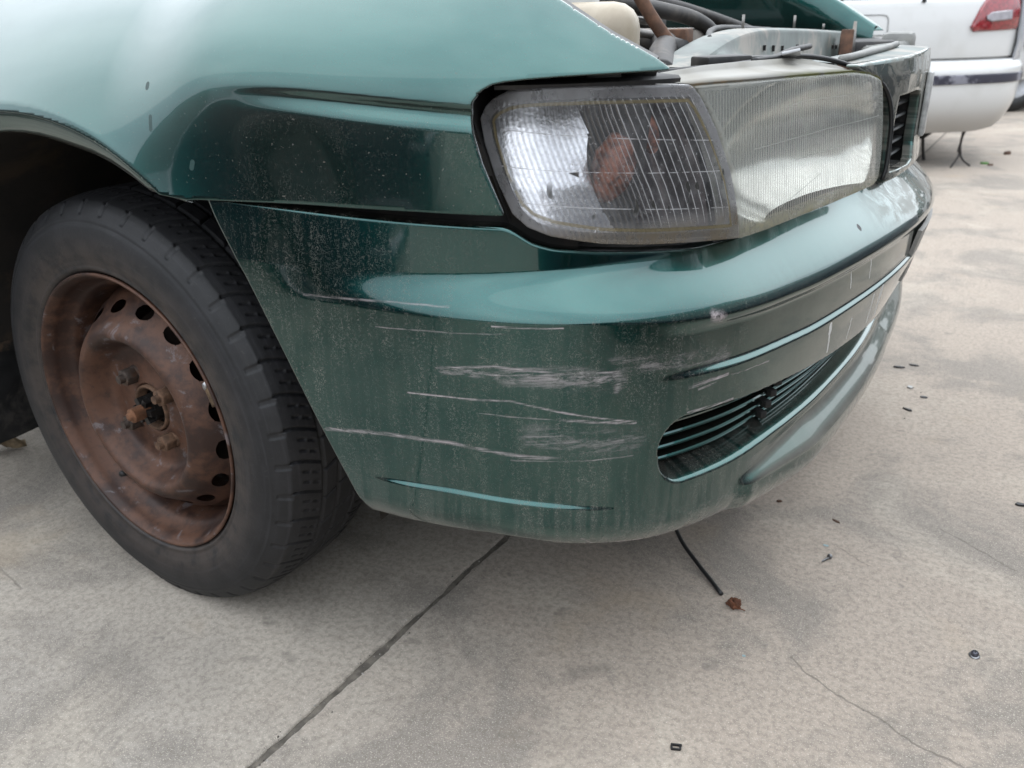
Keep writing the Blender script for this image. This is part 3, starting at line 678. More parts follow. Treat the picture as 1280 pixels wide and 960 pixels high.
def lens_mat(name, corner):
    t = NT(name); uv = t.uv(); s = t.sep(uv); u, z = s[0], s[1]; ob = t.n('NewGeometry', out=0); e = t.attr('edge')
    dirt = t.noise(ob, 45, 6, .65)
    if corner:
        x = t.n('Mix', {0: t.step(u, .5599, .5601), 2: t.mul(u, 44.), 3: t.add(t.mul(t.sub(u, .56), 27.), .56*44)}, data_type='FLOAT')
        tri = t.mul(t.math('ABSOLUTE', t.sub(t.math('FRACT', x), .5)), 2.)
        line = t.mul(t.step(tri, t.n('Mix', {0: t.step(u, .5, .62), 2: .55, 3: .80}, data_type='FLOAT'), .99), t.n('Mix', {0: t.step(u, .45, .62), 2: .25, 3: .95}, data_type='FLOAT'))
        zin = t.mul(t.step(z, .583, .588), t.step(z, .7045, .702)); line = t.mul(line, t.mul(zin, t.mul(t.step(u, .07, .10), t.step(u, .965, .955))))
        hl = None
        for z0, z1 in ((.6834, .6597), (.6513, .6304), (.6211, .5942)):
            zz = t.sub(z, t.add(z0, t.mul(u, z1-z0))); l_ = t.mul(t.step(t.math('ABSOLUTE', t.add(zz, t.mul(t.sub(dirt, .5), .0006))), .0007, .0002), t.step(dirt, .36, .55))
            hl = l_ if hl is None else t.mx(hl, l_)
        line = t.mx(line, t.mul(t.mul(hl, .85), t.mul(t.step(u, .02, .04), t.step(u, .98, .96))))
        speck = t.mul(t.step(t.noise(ob, 330, 2, .6), .62, .72), .38)
        film = t.add(t.add(.06, t.mul(t.step(dirt, .4, .7), .14)), speck)
        low = t.mul(t.step(z, .606, .582), t.add(.35, t.mul(t.step(dirt, .35, .6), .4)))
        rim = t.mul(t.step(e, .0105, .0085), t.add(.38, t.mul(t.step(dirt, .35, .65), .38)))
        rimline = t.mul(t.step(t.math('ABSOLUTE', t.sub(e, .0125)), .0026, .0008), .7)
        haze = t.mx(t.mx(film, line), t.mx(low, t.mx(rim, rimline)))
        col = t.mix(t.step(rimline, .2, .5), t.mix(low, (.52, .515, .52), (.15, .12, .075)), (.24, .20, .12))
        col = t.mix(rim, col, t.mix(t.step(z, .60, .58), (.21, .205, .21), (.17, .135, .09)))
        wob = t.vadd(ob, (0, 0, 0))
        drops = t.step(t.noise(t.scale(ob, (1, 1, .55)), 95, 1, .4), .69, .72)
        drops = t.mul(drops, t.mul(t.step(z, .645, .63), t.step(z, .598, .606)))
        col = t.mix(drops, col, (.06, .06, .055)); haze = t.mx(haze, t.mul(drops, .8))
        wet = t.step(t.noise(t.scale(ob, (1, 1, .8)), 420, 2, .5), .46, .60)
        strp = t.sub(1, t.mul(t.mul(t.step(tri, .0, .9), t.step(u, .60, .45)), .30))  # rib shading put into the lens tint as darker stripes
        tint = t.scale(t.mix(t.mul(wet, .35), (.97, .97, .97), (.60, .60, .62)), (1, 1, 1))
        tint = t.n('VectorMath', {0: tint, 'Scale': strp}, operation='SCALE'); bmp = t.bump(dirt, .1, .001)
    else:
        fl_ = t.math('SINE', t.mul(u, 2*math.pi/.0046)); fl_ = t.add(t.mul(fl_, .5), .5)
        line = t.mul(t.mul(fl_, fl_), .42)
        zi = t.mul(t.step(z, .566, .575), t.step(z, .7050, .7020))
        hz = scratches(t, uv, [([(1.06, .6800), (1.10, .6835), (1.28, .6800)], .0012, .7), ([(1.0, .6450), (1.15, .6500), (1.31, .6500)], .0012, .9), ([(1.08, .6255), (1.20, .6275)], .0011, 1.), ([(1.05, .580), (1.14, .604)], .0010, .9), ([(1.14, .604), (1.145, .575)], .001, .8), ([(1.22, .595), (1.225, .574)], .001, .8), ([(1.14, .576), (1.225, .578)], .0012, .8), ([(1.29, .69), (1.30, .60)], .001, .5), ([(1.235, .665), (1.29, .668)], .0008, .6), ([(1.235, .665), (1.237, .652)], .0008, .6)])
        yl = t.mul(t.step(z, .586, .566), t.add(.45, t.mul(t.step(dirt, .35, .65), .4)))
        left = t.mul(t.step(u, 1.06, .96), .16)
        haze = t.mx(t.mx(t.add(.19, t.mul(line, zi)), t.mul(hz, .9)), t.mx(t.add(yl, 0), t.add(left, t.mul(t.step(e, .007, .002), .4))))
        haze = t.math('ADD', haze, t.mul(t.step(dirt, .45, .7), .12), clamp=True)
        col = t.mix(t.mx(yl, t.mul(left, .6)), (.43, .435, .405), (.27, .245, .15))
        bmp = t.bump(fl_, .45, .0012); tint = (.95, .955, .93)
    nrm = bmp
    gn = t.t.nodes.new('ShaderNodeNewGeometry')
    dt = t.math('ABSOLUTE', t.n('VectorMath', {0: nrm, 1: gn.outputs['Incoming']}, out=1, operation='DOT_PRODUCT'))
    fres = t.add(.045, t.mul(t.math('POWER', t.math('SUBTRACT', 1, dt, clamp=True), 5.), .9))
    clear = t.n('MixShader', {0: fres, 1: t.n('BsdfTransparent', {'Color': tint}), 2: t.n('BsdfGlossy', {'Color': (1, 1, 1), 'Roughness': .06, 'Normal': nrm})})
    tr = t.n('MixShader', {0: .45, 1: t.n('BsdfDiffuse', {'Color': col}), 2: t.n('BsdfTranslucent', {'Color': col})})
    tr = t.n('MixShader', {0: .05, 1: tr, 2: t.n('BsdfGlossy', {'Roughness': .25})})
    return t.done(t.n('MixShader', {0: haze, 1: clear, 2: tr}))
M_CHROME = None
def chrome(name, col, rough, bumpscale=0, bs=.3, dirtf=.25):
    t = NT(name); ob = t.n('NewGeometry', out=0); n1 = t.noise(ob, 40, 5, .6)
    kw = {'Base Color': t.mix(t.mul(t.step(n1, .5, .7), dirtf), col, tuple(c*.45 for c in col)), 'Metallic': 1., 'Roughness': t.add(rough, t.mul(n1, .1))}
    if bumpscale: kw['Normal'] = t.bump(t.noise(ob, bumpscale, 2, .5), bs, .003)
    return t.done(t.n('BsdfPrincipled', kw))
M_REFL = chrome('aged_lamp_reflector', (.78, .78, .80), .20, 230, .12, .25)
M_REFL2 = chrome('clean_lamp_reflector', (.80, .80, .77), .10, 12, .15)
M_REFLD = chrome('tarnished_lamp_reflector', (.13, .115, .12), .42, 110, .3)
t = NT('amber_bulb_glass'); o = t.n('NewGeometry', out=0); M_AMBER = t.done(t.n('BsdfPrincipled', {'Base Color': t.mix(t.step(t.noise(o, 70, 6, .7), .38, .62), (.045, .018, .014), (.26, .095, .055)), 'Roughness': .45}))
clamp_ = empty('corner_lamp', (0, 0, 0), car)
clens = trimmed(clmap, CL, .00085, .0016, mat=lens_mat('corner_lamp_lens', True), name='lens', parent=clamp_, flange=[(.0006, .0006), (.0010, .002), (.0010, .022)], uvf=cl_uv)
def inset(poly, k):
    p = np.array(poly); c = p.mean(0); return [tuple(q) for q in c+(p-c)*k]
CLI = np.array(inset(CL, .93))
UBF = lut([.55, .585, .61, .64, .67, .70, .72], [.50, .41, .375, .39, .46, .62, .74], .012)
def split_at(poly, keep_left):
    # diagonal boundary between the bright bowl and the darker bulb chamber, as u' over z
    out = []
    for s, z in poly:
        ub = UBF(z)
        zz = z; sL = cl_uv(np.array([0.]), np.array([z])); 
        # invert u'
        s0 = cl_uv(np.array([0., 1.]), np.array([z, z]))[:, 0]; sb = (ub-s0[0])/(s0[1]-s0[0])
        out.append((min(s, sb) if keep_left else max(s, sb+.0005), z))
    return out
dense = spline(np.vstack([CLI, CLI[:1]]), 160)[:-1]
def refl_map(s, z, dep):
    u = cl_uv(s, z)[:, 0]
    return P3(s, d_cl(s, z)+.008+.022*sstep(u, .0, .5)+.25*np.maximum(z-.628, 0)-.06*np.maximum(.628-z, 0)+dep, z)
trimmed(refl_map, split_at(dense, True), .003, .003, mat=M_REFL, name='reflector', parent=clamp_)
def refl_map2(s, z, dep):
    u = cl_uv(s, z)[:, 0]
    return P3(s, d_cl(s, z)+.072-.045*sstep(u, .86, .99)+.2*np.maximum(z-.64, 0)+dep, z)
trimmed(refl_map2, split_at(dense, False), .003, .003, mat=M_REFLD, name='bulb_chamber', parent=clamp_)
pb = P3(np.array([.822]), .060, .640)[0]
blob('bulb', .022, M_AMBER, pb, (.9, 1.0, 1.45), (0, R(12), 0), .18, 2.4, parent=clamp_)
pb = P3(np.array([.885]), .078, .668)[0]
blob('bulb_cover', .013, M_AMBER, pb, (.8, .8, 1.7), (0, R(-20), 0), 0, parent=clamp_)
# black carrier strip above the corner lamp
cs = np.linspace(.688, .888, 40)
loft('lamp_carrier', [P3(cs, d_, z_+.0*cs) for d_, z_ in ((.040, .7145), (.0395, .7170), (.041, .7180), (.075, .7190))], M_BLACK, clamp_, thick=.002)
for s0, ln, hgt, m_ in ((.705, .012, .004, M_CREAM), (.735, .018, .005, M_BLACK), (.775, .022, .005, M_DARK), (.81, .03, .003, M_GREY), (.815, .012, .0048, M_RUSTROD)):
    p0 = P3(np.array([s0]), .062, .7235)[0]; b_ = box('carrier_clip', (-ln/2, -.009, -hgt), (ln/2, .009, hgt), m_, clamp_, .0015); b_.location = p0-np.array([0, 0, .002]); b_.rotation_euler = (0, 0, R(32))

# --- headlamp
HL = [(.9775, .5618), (1.03, .5625), (1.10, .5650), (1.2, .5675), (1.29, .5685), (1.335, .5715), (1.356, .578), (1.366, .590), (1.371, .615), (1.368, .640), (1.358, .660), (1.340, .677), (1.310, .690), (1.270, .6985), (1.22, .7035), (1.09, .7065), (1.01, .7075), (.944, .7086), (.9085, .7085), (.9190, .6995), (.9300, .6862), (.9420, .669), (.9535, .6482), (.9645, .626), (.9720, .6005), (.9770, .577)]
d_hl = lambda s, z: .0235+.10*(z-.57)+.020*sstep(s, 1.285, 1.40)-.002*np.sin(np.clip((s-.93)/.42, 0, 1)*math.pi)
def hlmap(s, z, dep): return P3(s, d_hl(s, z)+dep, z)
hlamp = empty('headlamp', (0, 0, 0), car)
trimmed(hlmap, HL, .0022, .0022, mat=lens_mat('headlamp_lens', False), name='lens', parent=hlamp, flange=[(.0008, .0008), (.0013, .0026), (.0013, .03)])
HLI = inset(HL, .955)
def hl_bowl(s, z, dep):
    r = np.hypot((s-1.15)/.205, (z-.632)/.078)
    return P3(s, d_hl(s, z)+.010+.055*np.clip(1-r**2, 0, 1)**.7+dep, z)
trimmed(hl_bowl, HLI, .004, .004, mat=M_REFL2, name='reflector', parent=hlamp)
# housing ledge on top of the headlamp
hs = np.linspace(.902, 1.345, 70)
ht = np.interp(hs, [.9, .944, 1.09, 1.22, 1.27, 1.31, 1.345], [.7092, .7092, .7072, .7042, .6992, .6905, .676])
bk = np.interp(hs, [.9, 1.2, 1.28, 1.345], [.050, .058, .036, .012])
rise = np.interp(hs, [.9, 1.0, 1.18, 1.24, 1.345], [.0060, .0095, .0110, .0075, .003])
t = NT('lichen_stained_plastic'); ob = t.n('NewGeometry', out=0); uv_ = t.uv(); us_ = t.sep(uv_)
n1 = t.noise(ob, 60, 5, .65); c_ = t.mix(t.step(t.noise(ob, 14, 5), .4, .65), (.25, .242, .22), (.19, .18, .155))
fr_ = t.step(us_[1], .45, .05); c_ = t.mix(t.mul(fr_, t.mul(t.step(us_[0], 1.02, .98), t.step(n1, .35, .6))), c_, (.25, .18, .10))
c_ = t.mix(t.mul(fr_, t.mul(t.step(us_[0], 1.03, 1.10), t.step(n1, .32, .55))), c_, (.19, .20, .05))
M_LEDGE = t.done(t.n('BsdfPrincipled', {'Base Color': c_, 'Roughness': .65, 'Normal': t.bump(n1, .2, .002)}))
base_d = d_hl(hs, ht)
lrows = [(0.002, -.0015, 0), (.0035, .0012, .02), (.012, .0025, .25), (.6, .5, .5), (.95, .85, .9), (1.0, 1.0, 1.0), (1.03, 1.45, 1.0), (1.08, 1.45, 1.), (1.10, .6, 1.)]
RW, UVl = [], []
for i_, (fb, fz, uvv) in enumerate(lrows):
    dd = base_d+(fb if i_ < 2 else fb*bk); zz = ht+(fz if i_ < 2 else fz*rise if fz > .01 else fz)
    RW.append(P3(hs, dd, zz)); UVl.append(np.stack([hs, np.full_like(hs, uvv)], 1))
mk('housing_top', np.array(RW).reshape(-1, 3), gridF(len(RW), len(hs)), M_LEDGE, hlamp, np.concatenate(UVl))
# rubber gasket: along the rear of the ledge, down between lamp and nose panel
gp = [P3(np.array([s_]), d_, z_)[0] for s_, d_, z_ in ((1.10, .098, .722), (1.20, .096, .722), (1.26, .085, .716), (1.30, .070, .706), (1.335, .056, .694), (1.362, .050, .680), (1.378, .045, .662), (1.386, .041, .635), (1.386, .039, .605), (1.382, .038, .575), (1.378, .040, .560))]
tube('rubber_gasket', gp, .0030, M_RUBBER, hlamp, 10, 60)
cp = P3(np.array([1.175]), .092, .7255)[0]; b_ = box('spring_clip', (-.016, -.010, -.002), (.016, .010, .002), M_STEELCLIP, hlamp, .001); b_.location = cp; b_.rotation_euler = (R(-12), R(10), R(100))

# --- nose panel with the upper grille openings
NO = [(1.392, .556), (1.45, .558), (SC, .560), (2*SC-1.45, .558), (2*SC-1.392, .556), (2*SC-1.398, .64), (2*SC-1.375, .675), (2*SC-1.33, .697), (2*SC-1.28, .708), (SC, .715), (1.28, .7075), (1.33, .695), (1.375, .674), (1.398, .64)]
hole = [(1.405, .566), (1.50, .564), (1.530, .569), (1.542, .590), (1.546, .630), (1.543, .654), (1.530, .664), (1.50, .6665), (1.412, .6655), (1.408, .64)]
hole2 = [(2*SC-a, b) for a, b in hole][::-1]
d_no = lambda s, z: .0405+.16*np.maximum(z-.69, 0)+.012*sstep(fold(s), 1.45, 1.30)-.004*sstep(z, .60, .56)
def nomap(s, z, dep): return P3(s, d_no(s, z)+dep, z)
nose = trimmed(nomap, NO, .003, .003, holes=[hole, hole2], mat=M_NOSE, name='nose_panel', parent=car, flange=[(.0008, .0005), (.0016, .002), (.0018, .004), (.0016, .014)])
for k_ in range(5):
    zc = .580+.017*k_
    for a, b in ((1.402, 1.56), (2*SC-1.56, 2*SC-1.402)):
        sl = np.linspace(a, b, 10)
        loft('grille_slat', [P3(sl, d_+.04, zc+z_) for d_, z_ in ((.060, -.001), (.018, -.0022), (.016, 0), (.018, .0022), (.060, .002))], M_BLACK, nose)
loft('grille_side', [P3(np.array([1.549, 1.549]), d_, np.array([.563, .668])) for d_ in (.044, .104)], M_DARK, nose)
sl = np.linspace(1.39, 2*SC-1.39, 40); loft('grille_back', [P3(sl, .105, z_) for z_ in (.565, .675)], M_DARK, nose)
box('nose_badge_bar', (-.004, -.014, -.045), (.004, .014, .045), plain('chipped_white_trim', (.66, .66, .64), .35, 0, .2, 80, dirt=(.2, .2, .2, .5)), nose, .003).location = P3(np.array([SC]), .036, .640)[0]
# top shelf of the nose panel with its drip rail
ns = np.linspace(1.285, 2*SC-1.285, 50); nz_ = np.interp(fold(ns), [1.285, 1.33, 1.39, SC], [.7055, .7065, .7095, .715])
sh = [P3(ns, d_no(ns, nz_)+a, nz_+b) for a, b in ((.001, .0008), (.006, .003), (.05, .006), (.075, .005))]
loft('nose_shelf', sh, M_SUPP, nose)
tube('drip_rail', [P3(np.array([s_]), .085, np.interp(s_, [1.285, SC], [.714, .724]))[0] for s_ in np.linspace(1.30, 1.56, 12)], .0042, M_GREY, nose)
# --- wheel
ST = R(3.46); W0 = np.array([0, .16, .288])
ax = np.array([math.cos(ST), -math.sin(ST), 0]); out = np.array([-math.sin(ST), -math.cos(ST), 0]); upz = np.array([0, 0, 1.])
FR = (W0, ax, upz, out)
wheel = empty('wheel', (0, 0, 0), car)
t = NT('worn_tyre_rubber'); o = t.n('NewGeometry', out=0); uv = t.uv(); us = t.sep(uv)
n1 = t.noise(o, 35, 6, .65); n2 = t.noise(o, 220, 3, .6)
c_ = t.mix(t.step(n1, .38, .68), (.0045, .0045, .0054), (.0098, .0096, .0112))
c_ = t.mix(t.mul(t.step(t.noise(t.scale(uv, (3, 120, 1)), 1, 4, .6), .5, .72), .4), c_, (.032, .031, .035))
c_ = t.mix(t.mul(t.step(n2, .6, .75), .3), c_, (.05, .046, .042))
c_ = t.mix(t.mul(t.step(us[1], .075, .02), t.mul(t.step(n1, .3, .6), .55)), c_, (.050, .036, .028))
c_ = t.mix(t.mul(t.step(t.noise(t.scale(uv, (2.2, 30, 1)), 1, 6, .7), .58, .70), .30), c_, (.06, .052, .045))
M_TYRE = t.done(t.n('BsdfPrincipled', {'Base Color': c_, 'Roughness': .62, 'Normal': t.bump(n2, .25, .001)}))
# tyre: tread with grooves as relief on an angle x section grid
NP = 42; nth = NP*30
th = np.linspace(0, 2*math.pi, nth, endpoint=False)
sec = spline(np.array([(.1962, .0780), (.1975, .0825), (.2005, .0868), (.204, .0902), (.206, .0915), (.208, .0905), (.225, .0955), (.243, .0965), (.258, .0945), (.266, .0915), (.267, .0922), (.269, .0905), (.277, .0860), (.284, .0805), (.2885, .0755)]), 46)
yt = np.linspace(.0742, -.0742, 76)
rt = .2975-.0085*(np.abs(yt)/.0742)**3.2
sec2 = np.array([(.284, -.081), (.258, -.0945), (.225, -.0955), (.196, -.0885), (.182, -.08)])
prof = np.concatenate([sec, np.stack([rt, yt], 1), sec2])
PRr = np.repeat(prof[None, :, 0], nth, 0); PRy = np.repeat(prof[None, :, 1], nth, 0)
Y = PRy; A = th[:, None]*NP/(2*math.pi)
tread = (np.abs(Y) <= .0745)
gdep = np.zeros_like(PRr)
for g0 in (.030, -.030, 0.004): gdep = np.maximum(gdep, .0045*(1-sstep(np.abs(Y-g0), .0014, .0030)))
ph = np.mod(A+np.where(Y > 0, 1, -1)*(.55*sstep(np.abs(Y), .075, .0)-.0)+.5*(Y < 0), 1); lat = np.minimum(ph, 1-ph)
gdep = np.maximum(gdep, .0048*(1-sstep(lat, .015, .050))*sstep(np.abs(Y), .030, .034)*tread)
ph2 = np.mod(A*1.0+.4+Y*9, 1); lat2 = np.minimum(ph2, 1-ph2)
gdep = np.maximum(gdep, .0035*(1-sstep(lat2, .03, .06))*(np.abs(Y) < .027)*tread)
for yy in (.043, .056, -.045, -.058):
    ph3 = np.mod(A*3+np.where(Y > 0, 1, -1)*(1.65*sstep(np.abs(Y), .075, .0)), 1); l3 = np.minimum(ph3, 1-ph3)
    gdep = np.maximum(gdep, .0032*(1-sstep(l3, .05, .12))*(1-sstep(np.abs(Y-yy), .0035, .0055)))
# moulding rings and fine bead ribs on the outer sidewall
sw = (~tread)*(Y > 0)
for rr_ in (.2175, .2285, .2615): gdep = gdep-.0006*(1-sstep(np.abs(PRr-rr_), .0006, .0016))*sw
# shoulder lugs on the outer sidewall edge
sh_ = (~tread)*(PRr > .276)*(Y > 0)
phs = np.mod(A+.55*0+.1, 1); ls = np.minimum(phs, 1-phs)
gdep = gdep+.0022*(1-sstep(ls, .05, .12))*sh_
rad = PRr-gdep
# flat where it stands on the concrete
P = W0+(np.cos(th)[:, None, None]*ax+np.sin(th)[:, None, None]*upz)*rad[..., None]+out*PRy[..., None]
low = np.clip(.012-P[..., 2], 0, 1); P[..., 2] = np.maximum(P[..., 2], .0005+.15*np.minimum(P[..., 2], 0)*0)
P += out*(low*.35*np.sign(PRy))[..., None]
npf = prof.shape[0]
uvt = np.stack([np.repeat(th[:, None]*.29, npf, 1), np.repeat(np.linspace(0, .3, npf)[None], nth, 0)], -1)
mk('tyre', P.reshape(-1, 3), gridF(nth, npf, True), M_TYRE, wheel, uvt.reshape(-1, 2))
# rusty steel rim
t = NT('rusty_steel_wheel'); o = t.n('NewGeometry', out=0)
n1 = t.noise(o, 16, 6, .65); n2 = t.noise(o, 120, 4, .65); n3 = t.noise(t.vadd(o, (4, 2, 1)), 26, 5, .7, .6)
c_ = t.mix(t.step(n1, .38, .60), (.028, .012, .008), (.090, .041, .024))
c_ = t.mix(t.mul(t.step(n2, .5, .72), .5), c_, (.02, .014, .012))
c_ = t.mix(t.mul(t.step(n3, .58, .66), .55), c_, (.15, .14, .15))
M_RIM = t.done(t.n('BsdfPrincipled', {'Base Color': c_, 'Roughness': t.add(.42, t.mul(n1, .3)), 'Metallic': .25, 'Normal': t.bump(n2, .2, .001)}))
rimp = spline(np.array([(.1880, .074), (.1960, .0830), (.1990, .0880), (.1985, .0905), (.1960, .0908), (.1935, .0880), (.1895, .0800), (.1868, .0700), (.1820, .0600), (.1765, .0530), (.1735, .044), (.1715, .025), (.1695, .006), (.1690, -.06), (.185, -.075)]), 90)
lathe('rim', rimp, FR, M_RIM, wheel, 200)
# disc with sixteen vent holes
dprof = spline(np.array([(.1712, .018), (.1660, .0185), (.158, .0230), (.146, .0325), (.132, .0450), (.122, .0540), (.1155, .0575), (.110, .0570), (.104, .0510), (.097, .0370), (.090, .0255), (.080, .0215), (.064, .0225), (.050, .0245), (.041, .0265), (.0365, .0270), (.0345, .0240), (.0340, .012)]), 300)
dprof = dprof+np.interp(dprof[:, 0], [.034, .13, .160, .1712], [.030, .030, .018, .0])[:, None]*np.array([0, 1.])
dl = np.r_[0, np.cumsum(np.linalg.norm(np.diff(dprof, axis=0), axis=1))]
def disc_map(u, v, dep):
    th_ = u/.14; r_ = np.interp(v, dl, dprof[:, 0]); y_ = np.interp(v, dl, dprof[:, 1])-dep
    return W0+(np.cos(th_)[:, None]*ax+np.sin(th_)[:, None]*upz)*r_[:, None]+out*y_[:, None]
Lt = 2*math.pi*.14; hv = float(np.interp(-.1455, -dprof[:, 0], dl)); holes = []
for k_ in range(16):
    uc = (k_+.5)*Lt/16; aa = np.linspace(0, 2*math.pi, 20, endpoint=False)
    holes.append([(uc+.0148*math.cos(a), hv+.0112*math.sin(a)) for a in aa])
dol = [(0, 0.0002), (Lt, 0.0002), (Lt, dl[-1]-.0002), (0, dl[-1]-.0002)]
disc = trimmed(disc_map, dol, Lt/480, .0018, holes=holes, mat=M_RIM, name='wheel_disc', parent=wheel, us=np.linspace(0, Lt, 481))
# brake drum behind the holes
lathe('brake_drum', [(.0, .000), (.10, .000), (.125, -.004), (.130, -.02), (.130, -.07), (.05, -.075)], FR, plain('rusty_brake_disc', (.05, .033, .025), .8, .3, .4, 40), wheel, 64)
def wpt(r, a, y): return W0+(math.cos(a)*ax+math.sin(a)*upz)*r+out*y
outV = Vector(out); Mrot = outV.to_track_quat('Z', 'Y').to_matrix().to_4x4()
def nut(name, r, a, y, rad, h, mat, stud=True, lab=None):
    bm = bmesh.new()
    bmesh.ops.create_cone(bm, cap_ends=True, segments=6, radius1=rad, radius2=rad*.98, depth=h)
    bmesh.ops.bevel(bm, geom=[e for e in bm.edges], offset=rad*.12, segments=2, affect='EDGES', profile=.5)
    b2 = bmesh.ops.create_cone(bm, cap_ends=True, segments=20, radius1=rad*1.12, radius2=rad*.95, depth=h*.3, matrix=Matrix.Translation((0, 0, -h*.5)))
    if stud: bmesh.ops.create_cone(bm, cap_ends=True, segments=14, radius1=rad*.55, radius2=rad*.45, depth=h*.55, matrix=Matrix.Translation((0, 0, h*.6)))
    bm.transform(Matrix.Rotation(random.random(), 4, 'Z'))
    bm.transform(Matrix.Translation(Vector(wpt(r, a, y)))@Mrot)
    return bmo(name, bm, mat, wheel)
M_NUT = plain('oxidised_lug_steel', (.13, .10, .085), .55, .6, .4, 120, .2, dirt=(.17, .08, .04, .6))
M_NUTR = plain('rust_orange_nut', (.19, .105, .062), .75, .25, .4, 120, .3)
LUG = R(124)
for k_ in range(4): nut('lug_nut', .052, LUG+k_*math.pi/2, .063, .0125, .019, M_NUT if k_ < 2 else M_NUTR)
# hub: greasy castle nut, rusty threaded stub
lathe('hub_ring', [(.0335, .052), (.0335, .059), (.0310, .0605), (.029, .0585), (.027, .045)], FR, M_NUTR, wheel, 48)
lathe('hub_cavity', [(.033, .038), (.0, .038)], FR, M_DARK, wheel, 32)
bm = bmesh.new()
bmesh.ops.create_cone(bm, cap_ends=True, segments=24, radius1=.0205, radius2=.0195, depth=.020)
for k_ in range(6):
    bmesh.ops.create_cube(bm, size=1, matrix=Matrix.Rotation(k_*math.pi/3, 4, 'Z')@Matrix.Translation((.0145, 0, .013))@Matrix.Diagonal((.010, .0085, .012, 1)))
bm.transform(Matrix.Translation(Vector(wpt(0, 0, .054)))@Mrot)
bmo('castle_nut', bm, plain('greasy_dark_steel', (.03, .028, .027), .4, .5, .4, 150, .3), wheel)
stubp = [(0.0, .094), (.0055, .094), (.0062, .090), (.0098, .0895), (.0104, .088)]
yy = .088
while yy > .062: stubp += [(.0104, yy), (.0096, yy-.0008), (.0104, yy-.0016)]; yy -= .0016
stubp += [(.0104, .02)]
lathe('axle_stub', stubp, FR, plain('orange_rust', (.24, .105, .05), .85, .1, .35, 90, .3), wheel, 28)
# valve stem and balance weight
va = R(232); tube('valve_stem', [wpt(.176, va, .040), wpt(.171, va, .056), wpt(.165, va, .066)], [.0045, .004, .0048], M_BLACK, wheel, 12)
def warc(name, r, a0, a1, y, rad, mat):
    return tube(name, [wpt(r, a, y) for a in np.linspace(a0, a1, 10)], [rad*.9, rad, rad, rad*.9], mat, wheel, 8)
warc('balance_weight', .1865, R(17), R(25), .0845, .0042, plain('corroded_weight', (.20, .13, .075), .6, .4, .4, 100))
blob('weight_clip', .004, M_STEELCLIP, wpt(.187, R(25.5), .0865), (1, .8, 1.4), parent=wheel, sub=2)

# --- wheel arch liner, inner wall, mud flap, undertray
an = np.radians(np.linspace(-4, 178, 50))
liner = [np.stack([.0+.425*np.cos(an), np.full_like(an, y_), .285+.405*np.sin(an)], 1) for y_ in (.055, .2, .40, .56)]
mud = plain('muddy_arch_liner', (.018, .014, .011), .9, 0, .5, 14, .5, 30, dirt=(.085, .055, .030, .65))
loft('arch_liner', liner, mud, car)
loft('arch_inner_wall', [[(-.5, .55, .1), (.5, .55, .1)], [(-.5, .55, .75), (.5, .55, .75)]], mud, car)
loft('suspension_arm', [[(-.06, .2, .18), (-.06, .56, .2)], [(.06, .2, .18), (.06, .56, .2)]], mud, car, thick=.03)
tube('shock_absorber', [(.02, .36, .2), (.0, .42, .75)], .03, mud, car, 14)
mf = [(-.452, .07), (-.455, .26)]
fl_rows = []
for z_ in np.linspace(.13, .33, 12):
    k2 = math.sqrt(max(0, 1-max(0, (.165-z_)/.036)**2)); yc, hw = .135, .115*(.62+.38*k2)
    fl_rows.append([(-.44-.02*(.33-z_), yc-hw, z_), (-.432-.02*(.33-z_), yc, z_), (-.44-.02*(.33-z_), yc+hw, z_)])
loft('mud_flap', fl_rows, M_BLACK, car, thick=.006)
rp = plain('flaking_rusty_paint', (.016, .015, .014), .7, 0, .4, 40, .4, dirt=(.16, .10, .06, .8))
box('sill_end', (-.62, .03, .27), (-.425, .30, .45), rp, car, .02)
loft('undertray', [[(-.45, .40, .24), (-.45, 1.5, .24)], [(.35, .42, .235), (.35, 1.5, .235)], [(.58, .46, .235), (.58, 1.38, .235)], [(.70, .62, .235), (.70, 1.10, .235)]], M_DARK, car, thick=.01)

# --- engine bay
top_ = [(.405, .712), (.50, .728), (.585, .742), (.70, .749), (.83, .7475), (1.1, .740), (1.4, .730), (1.66, .7185)]
bot_ = [(.405, .690), (.45, .712), (.50, .722), (.57, .724), (.64, .716), (.70, .700), (.80, .690), (1.1, .680), (1.4, .668), (1.66, .655)]
ys = np.linspace(.405, 1.66, 80)
tz = np.interp(ys, *zip(*top_)); bz = np.interp(ys, *zip(*bot_))
for arr in (tz, bz): arr[:] = np.convolve(np.pad(arr, 4, 'edge'), np.ones(9)/9, 'valid')
supx = .635
rws = [np.stack([np.full_like(ys, x_), ys, z_], 1) for x_, z_ in ((supx-.055, tz-.012), (supx-.05, tz-.002), (supx-.042, tz), (supx-.008, tz), (supx-.002, tz-.003), (supx, tz-.007), (supx+.003, bz+.004), (supx+.006, bz), (supx+.02, bz-.003))]
sup = loft('radiator_support', rws, M_SUPP, car)
for y_, h_, w_ in ((.745, .006, .0022), (.80, .007, .0026), (.86, .006, .0018), (.985, .006, .0022), (1.03, .007, .0022), (1.30, .006, .003), (1.34, .006, .003)):
    zc = float(np.interp(y_, ys, (tz+bz)/2)); box('slot', (supx-.001, y_-w_, zc-h_*.6), (supx+.0045, y_+w_, zc+h_*.6), M_DARK, sup, 0)
zc = float(np.interp(.95, ys, bz)); bm = bmesh.new()
vs = [bm.verts.new(v) for v in ((supx+.0052, .915, zc+.002), (supx+.0052, 1.0, zc+.002), (supx+.0045, .968, zc+.034), (supx-.01, .915, zc+.002), (supx-.01, 1.0, zc+.002), (supx-.01, .968, zc+.034))]
